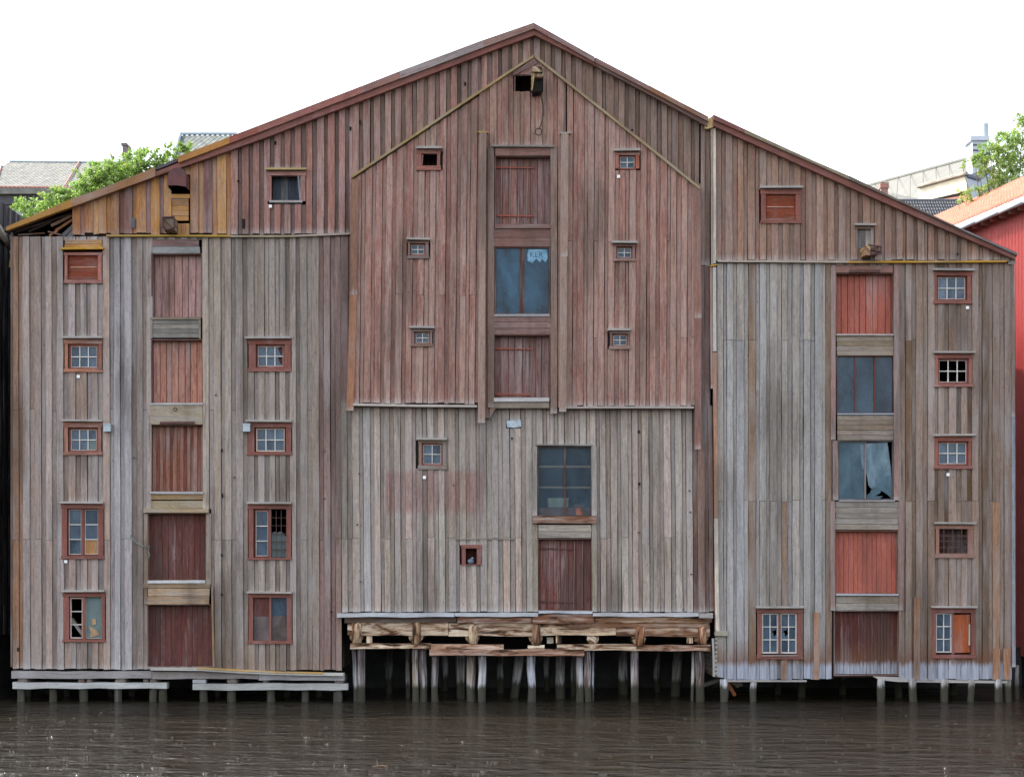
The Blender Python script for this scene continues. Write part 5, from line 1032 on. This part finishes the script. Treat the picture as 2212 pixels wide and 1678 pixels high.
q = M(); q.tube([a2 + Vector((0, -.05, .08)), c + Vector((0, -.05, .08))], .13, 6); q.build('verge_flashing', STEEL, h2); q = M(); q.tube([a2 + Vector((0, 0, .1)), b + Vector((0, 0, .1))], .08, 6); q.build('ridge_cap', STEEL, h2)
q = M(); q.box((a.x - .5, d1 + .3, 0), (b.x, d1 + 6.7, a.z - 2.5)); q.quad((a.x + .08, d1 + .3, a.z - 2.6), (a.x + .08, d1 + 6, a.z - 2.6), (a.x + .08, d1 + 3, a.z - .1)); q.build('wall', plain('cream_wall', (226, 214, 188), .9), h2)
# ---- right side
h3 = empty('pale_roofed_building', (0, 0, 0), 'big building behind at right with a wide pale metal roof, dormer and skylight', 'building')
PR = plain('pale_metal_roof', (112, 112, 106), .8, .14, 1.2); CREAM = plain('cream_render', (214, 206, 184), .9, .12, 2); BLUEW = plain('blue_grey_render', (180, 188, 200), .9, .1, 2); DKT = plain('slate_blue_trim', (92, 96, 116), .7)
A = W(1864, 404, 52); B = W(2108, 338, 42); C = W(2175, 392, 34); E = W(1895, 448, 40); F = W(2175, 470, 34)
q = M(); q.quad(A, E, F, B); q.quad(B, F, C + Vector((.5, 0, 0))); q.build('roof', PR, h3)
q = M(); q.quad(A, B, B + Vector((2, 10, -6)), A + Vector((0, 10, -6))); q.quad(E, F, Vector((F.x, F.y, 0)), Vector((E.x, E.y, 0))); q.quad(A, E, Vector((E.x, E.y, 0)), Vector((A.x, A.y, 0))); q.build('wall', CREAM, h3)
rn = (F - E).cross(A - E).normalized(); rn = rn if rn.z > 0 else -rn
for k in range(1, 9):
    t_ = k / 9; a = A.lerp(B, t_) + rn * .01; b = E.lerp(F, max(0, t_ - .18)) + rn * .01; q = M(); q.tube([a, b], .018, 4); q.build('roof_seam', plain('seam', (92, 92, 86), .8) if k == 1 else bpy.data.materials['seam'], h3)
q = M(); q.tube([A, B], .10, 6); q.build('ridge_cap', PR, h3)
pln = lambda px, py: (lambda o_, dv: o_ + dv * ((E - o_).dot(rn) / dv.dot(rn)))(Vector((0, -D, CAMZ)), W(px, py, 0) - Vector((0, -D, CAMZ)))
sk = [pln(*p) + rn * .12 for p in ((1952, 403), (1958, 398), (1979, 387), (1974, 393))]; q = M(); q.quad(*sk); 
for i in range(4): q.quad(sk[i], sk[(i + 1) % 4], sk[(i + 1) % 4] - rn * .12, sk[i] - rn * .12)
q.build('skylight', plain('skylight_glass', (128, 158, 178), .15, .1), h3)
dd = 31.0; a, b, c, e = W(1982, 408, dd + 2.5), W(2087, 379, dd), W(2089, 440, dd), W(1986, 445, dd + 2.5)
q = M(); q.quad(a, b, c, e); q.build('dormer_wall', CREAM, h3)
g1, g2, g3, g4, g5 = W(2113, 387, dd + 2), W(2120, 380, dd + 3), W(2146, 362, dd + 6), W(2150, 460, dd + 6), W(2089, 440, dd)
q = M(); q.quad(b, g1, g3, g4, g5); q.build('dormer_cheek', BLUEW, h3)
q = M(); q.tube([a + Vector((0, -.1, .08)), b + Vector((0, -.1, .08))], .10, 6); q.build('dormer_eave', plain('grey_eave', (160, 152, 140), .8), h3); q = M(); q.tube([b, g1, g3], .12, 6); q.build('dormer_trim', DKT, h3)
q = M(); up = Vector((0, 5, .8)); q.quad(a, b, b + up, a + up); q.quad(b, g1, g3, b + up); q.build('dormer_roof', PR, h3)
vt = 36.0; a = W(2101, 364, vt); b = W(2117, 304, vt)
q = M(); q.box((a.x, vt, a.z - 3), (a.x + .40, vt + 1.2, b.z)); q.box((a.x + .402, vt, a.z - 3), (W(2133, 0, vt).x, vt + 1.2, b.z)); o = q.build('ventilation_tower', BLUEW, h3)
q = M(); q.box((a.x - .12, vt - .1, b.z), (W(2136, 0, vt).x, vt + 1.3, b.z + .22)); q.build('tower_cap', plain('hazed_tower_metal', (196, 204, 214), .6, .1), h3)  # cap and tower walls lightened in colour to stand in for haze
for k in range(5): q = M(); z = b.z - .25 - k * .27; q.box((a.x - .01, vt - .04, z), (a.x + .38, vt, z + .07)); q.build('louvre_slat', DKT, h3)
q = M(); c0 = W(2128, 300, vt + .5); q.tube([c0, c0 + Vector((0, 0, .75))], .17, 12); q.build('flue', STEEL, h3)
h4 = empty('dark_tiled_house', (0, 0, 0), 'house behind the lean-to with a dark grey pantile roof and a slim brick chimney', 'house')
dt = 26.0; a = W(1850, 437, dt + 3); b = W(2080, 438, dt + 3); L4 = Vector((0, -3.4, -2.9)); b.z = a.z
q = M(); q.quad(a, b, b + L4, a + L4); q.quad(a, b, b + Vector((0, 3, -2.9)), a + Vector((0, 3, -2.9))); q.build('roof', plain('roof_boarding', (70, 70, 72), .9), h4)
q = M(); q.box((a.x, dt + .2, 0), (b.x, dt + 6, a.z - 2.6)); q.build('wall', CREAM, h4)
PT_ = plain('dark_pantile', (74, 76, 82), .4, .25, 3, c2=(58, 60, 66)); nP = L4.cross(Vector((1, 0, 0))).normalized(); nP = nP if nP.z > 0 else -nP; sd = L4.normalized()
tw = 5.9 * S * (D + dt) / D; tl = .30; q = M(); pf = [(0, 0), (.2, .05), (.45, .065), (.7, .03), (.85, 0), (1.02, .0)]
for (u, z), (u2, z2) in zip(pf, pf[1:]): q.quad(Vector((u * tw, 0, 0)) + nP * z, Vector((u2 * tw, 0, 0)) + nP * z2, sd * tl * 1.05 + Vector((u2 * tw, 0, 0)) + nP * (z2 + .035), sd * tl * 1.05 + Vector((u * tw, 0, 0)) + nP * (z + .035)); q.quad(sd * tl * 1.05 + Vector((u2 * tw, 0, 0)) + nP * (z2 + .035), sd * tl * 1.05 + Vector((u * tw, 0, 0)) + nP * (z + .035), sd * tl * 1.05 + Vector((u * tw, 0, 0)), sd * tl * 1.05 + Vector((u2 * tw, 0, 0)))
pt = q.build('pantile', PT_, h4); cnt = 0
i0 = int((W(1925, 0, dt + 3).x - a.x) / tw)
pt.location = a + Vector((i0 * tw, 0, 0)) + nP * .03
for j in range(10):
    for i in range(i0, int((b.x - a.x) / tw)):
        if (i, j) == (i0, 0): continue
        c = pt.copy(); COL.objects.link(c); c.parent = h4; c.location = a + Vector((i * tw, 0, 0)) + sd * (j * tl) + nP * .03; cnt += 1
q = M(); q.tube([a + Vector((0, 0, .06)), b + Vector((0, 0, .06))], .09, 6); q.build('ridge_cap', PT_, h4)
q = M(); c0 = W(1903, 440, dt + 2); c1 = W(1918, 395, dt + 2); q.box((c0.x, dt + 2, c0.z), (c1.x, dt + 2.45, c1.z)); q.box((c0.x - .04, dt + 1.96, c1.z - .25), (c1.x + .04, dt + 2.49, c1.z)); q.box((c0.x - .05, dt + 1.95, c0.z), (c1.x + .05, dt + 2.5, W(0, 425, dt + 2).z))
BR = NT('chimney_brick'); tc = BR.n('ShaderNodeNewGeometry'); mp = BR.n('ShaderNodeMapping'); mp.inputs['Rotation'].default_value = (math.pi / 2, 0, 0); BR.l(tc.outputs['Position'], mp.inputs[0]); bk_ = BR.n('ShaderNodeTexBrick'); BR.l(mp.outputs[0], bk_.inputs[0])
bk_.inputs['Color1'].default_value = (*lin((150, 88, 74)), 1); bk_.inputs['Color2'].default_value = (*lin((110, 72, 66)), 1); bk_.inputs['Mortar'].default_value = (*lin((160, 150, 144)), 1); bk_.inputs['Scale'].default_value = 1; bk_.inputs['Brick Width'].default_value = .23; bk_.inputs['Row Height'].default_value = .075; bk_.inputs['Mortar Size'].default_value = .01
BR.l(bk_.outputs[0], BR.b.inputs['Base Color']); BR.b.inputs['Roughness'].default_value = .9
q.build('chimney', BR.m, h4)
h5 = empty('brown_shed_roof', (0, 0, 0), 'low brown tiled roof with a dark gap under it below the cream dormer wall', 'roof')
q = M(); a, b = W(1996, 438, 30), W(2092, 420, 30); q.quad(a, b, b + Vector((0, -1.2, -.55)), a + Vector((0, -1.2, -.55))); q.quad(a, b, b + Vector((0, 1.2, -.55)), a + Vector((0, 1.2, -.55))); q.build('roof', plain('brown_tiles', (150, 96, 74), .9, .3, 3), h5)
q = M(); q.quad(a + Vector((0, .2, -.1)), b + Vector((0, .2, -.1)), W(2092, 412, 30.3), W(1996, 434, 30.3)); q.quad(a + Vector((0, -1, -.5)), b + Vector((0, -1, -.5)), Vector((b.x, 29, 0)), Vector((a.x, 29, 0))); q.build('wall', DARKIN, h5)

# ================================================================== TREES
def leaf_mat():
    t = NT('green_leaves'); oi = t.n('ShaderNodeNewGeometry'); n = t.noise(oi.outputs['Position'], 2.2, 3, .6); r = oi.outputs['Random Per Island']
    c = t.mix(t.ramp(n, .35, .65), lin((96, 128, 62)), lin((132, 156, 84))); c = t.mix(t.math('MULTIPLY', r, .5), c, lin((160, 178, 120)))
    c = t.mix(t.math('GREATER_THAN', r, .985), c, lin((170, 110, 80)))
    t.l(c, t.b.inputs['Base Color']); t.b.inputs['Roughness'].default_value = .45
    tr = t.n('ShaderNodeBsdfTranslucent'); t.l(t.mix(.5, c, lin((150, 190, 60))), tr.inputs[0]); mx = t.n('ShaderNodeMixShader'); mx.inputs[0].default_value = .5
    t.l(t.b.outputs[0], mx.inputs[1]); t.l(tr.outputs[0], mx.inputs[2]); t.l(mx.outputs[0], t.out.inputs[0]); return t.m
LEAF = leaf_mat(); BARK = plain('grey_bark', (92, 80, 70), .9, .3, 6)
def tree(name, label, d, trunk_px, blobs, twigs, leaves, lsize, seed):
    rr = random.Random(seed); k = (D + d) / D; root = empty(name, (0, 0, 0), label, 'tree')
    b0 = W(trunk_px, 1240, d); base = Vector((b0.x, d, 1.2)); fork = base + Vector((0, 0, 6.5))
    q = M(); q.tube([base + (fork - base) * (i / 5) + Vector((rr.uniform(-.06, .06), 0, 0)) for i in range(6)], [.34 - .03 * i for i in range(6)], 10, True, .06); q.build('trunk', BARK, root, smooth=True)
    crown = M()
    for (px, py, r) in blobs:
        c = W(px, py, d + rr.uniform(-.8, .8)); rad = r * S * k
        mid_ = fork.lerp(c, .5) + Vector((rr.uniform(-.4, .4), rr.uniform(-.4, .4), .4)); mid_ = fork.lerp(c, .6) + Vector((rr.uniform(-.3, .3), rr.uniform(.2, .8), -rad * .6)); c_ = c + Vector((0, .3, 0)); q = M(); q.tube([fork - Vector((0, 0, .4)), mid_, mid_.lerp(c_, .6) + Vector((rr.uniform(-.2, .2), .1, 0)), c_], [.12, .05, .025, .010], 6); q.build('limb', BARK, root, smooth=True)
        for t in range(int(twigs * (r / 36) ** 2)):
            a = Vector((rr.gauss(0, 1), rr.gauss(0, 1), rr.gauss(0, 1))).normalized(); st = c + a * rad * rr.uniform(.1, .85); dr = (a + Vector((rr.uniform(-.6, .6), rr.uniform(-.6, .6), rr.uniform(-.1, .7)))).normalized()
            L = rad * rr.uniform(.35, .75); pts = [st + dr * L * f + Vector((0, 0, -.35 * L * f * f)) for f in (0, .35, .7, 1)]
            crown_t.tube(pts, [.012, .009, .006, .004], 3, False)
            for l in range(leaves):
                f = rr.random(); p = st + dr * L * f + Vector((rr.gauss(0, .05), rr.gauss(0, .05), -.35 * L * f * f + rr.gauss(0, .05)))
                n = Vector((rr.gauss(0, 1), rr.gauss(0, 1) - .3, rr.gauss(0, 1) + .8)).normalized(); u = n.orthogonal().normalized(); u.rotate(Matrix.Rotation(rr.uniform(0, 6.28), 3, n)); v = n.cross(u); s_ = lsize * rr.uniform(.6, 1.25)
                crown.quad(p - u * s_, p - v * s_ * .42 + n * s_ * .12, p + u * s_, p + v * s_ * .42 + n * s_ * .12)
    o = crown.build('crown', LEAF, root); return root
crown_t = M()
tree('leafy_tree', 'bright green leafy tree rising behind the low left end of the gable roof', 18, 210, [(40, 440, 17), (66, 462, 34), (90, 446, 28), (120, 436, 34), (150, 442, 36), (128, 420, 22), (175, 415, 38), (205, 402, 40), (196, 378, 28), (235, 385, 40), (226, 358, 18), (262, 370, 40), (296, 352, 32), (300, 335, 18), (322, 352, 34), (345, 352, 30), (368, 336, 22), (398, 326, 20), (408, 308, 9), (30, 482, 18), (70, 490, 30), (110, 480, 40), (160, 470, 40), (290, 400, 40), (230, 430, 40), (330, 385, 30)], 40, 28, .072, 3)
crown_t.build('twigs', BARK, [o for o in COL.objects if o.name == 'leafy_tree'][0], kind='stuff'); crown_t = M()
tree('leafy_tree', 'light green airy tree behind the orange tiled roof at upper right', 17, 2225, [(2215, 262, 26), (2205, 300, 32), (2180, 300, 22), (2160, 292, 14), (2142, 318, 18), (2128, 338, 18), (2150, 352, 30), (2172, 318, 30), (2225, 340, 44), (2190, 345, 34), (2155, 335, 28), (2130, 330, 22), (2110, 345, 18), (2083, 353, 10), (2200, 385, 40), (2160, 378, 28), (2120, 360, 20), (2090, 420, 20), (2115, 415, 16), (2140, 405, 22), (2230, 400, 46), (2075, 432, 10), (2260, 300, 46), (2270, 360, 50)], 36, 22, .066, 5)
crown_t.build('twigs', BARK, [o for o in COL.objects if o.name == 'leafy_tree.001'][0], kind='stuff')
# ---- floating twig on the river
q = M(); c = Vector(((805 - CX) * S * .66, -17.0, .02)); q.tube([c, c + Vector((.18, .05, .01)), c + Vector((.28, .02, 0))], [.007, .012, .007], 5); q.tube([c + Vector((.1, .02, 0)), c + Vector((.08, .0, .12))], .008, 4); o = q.build('floating_twig', RAW, None, wc((120, 92, 70))); tag(o, 'small pale brown twig floating on the open river', 'twig')
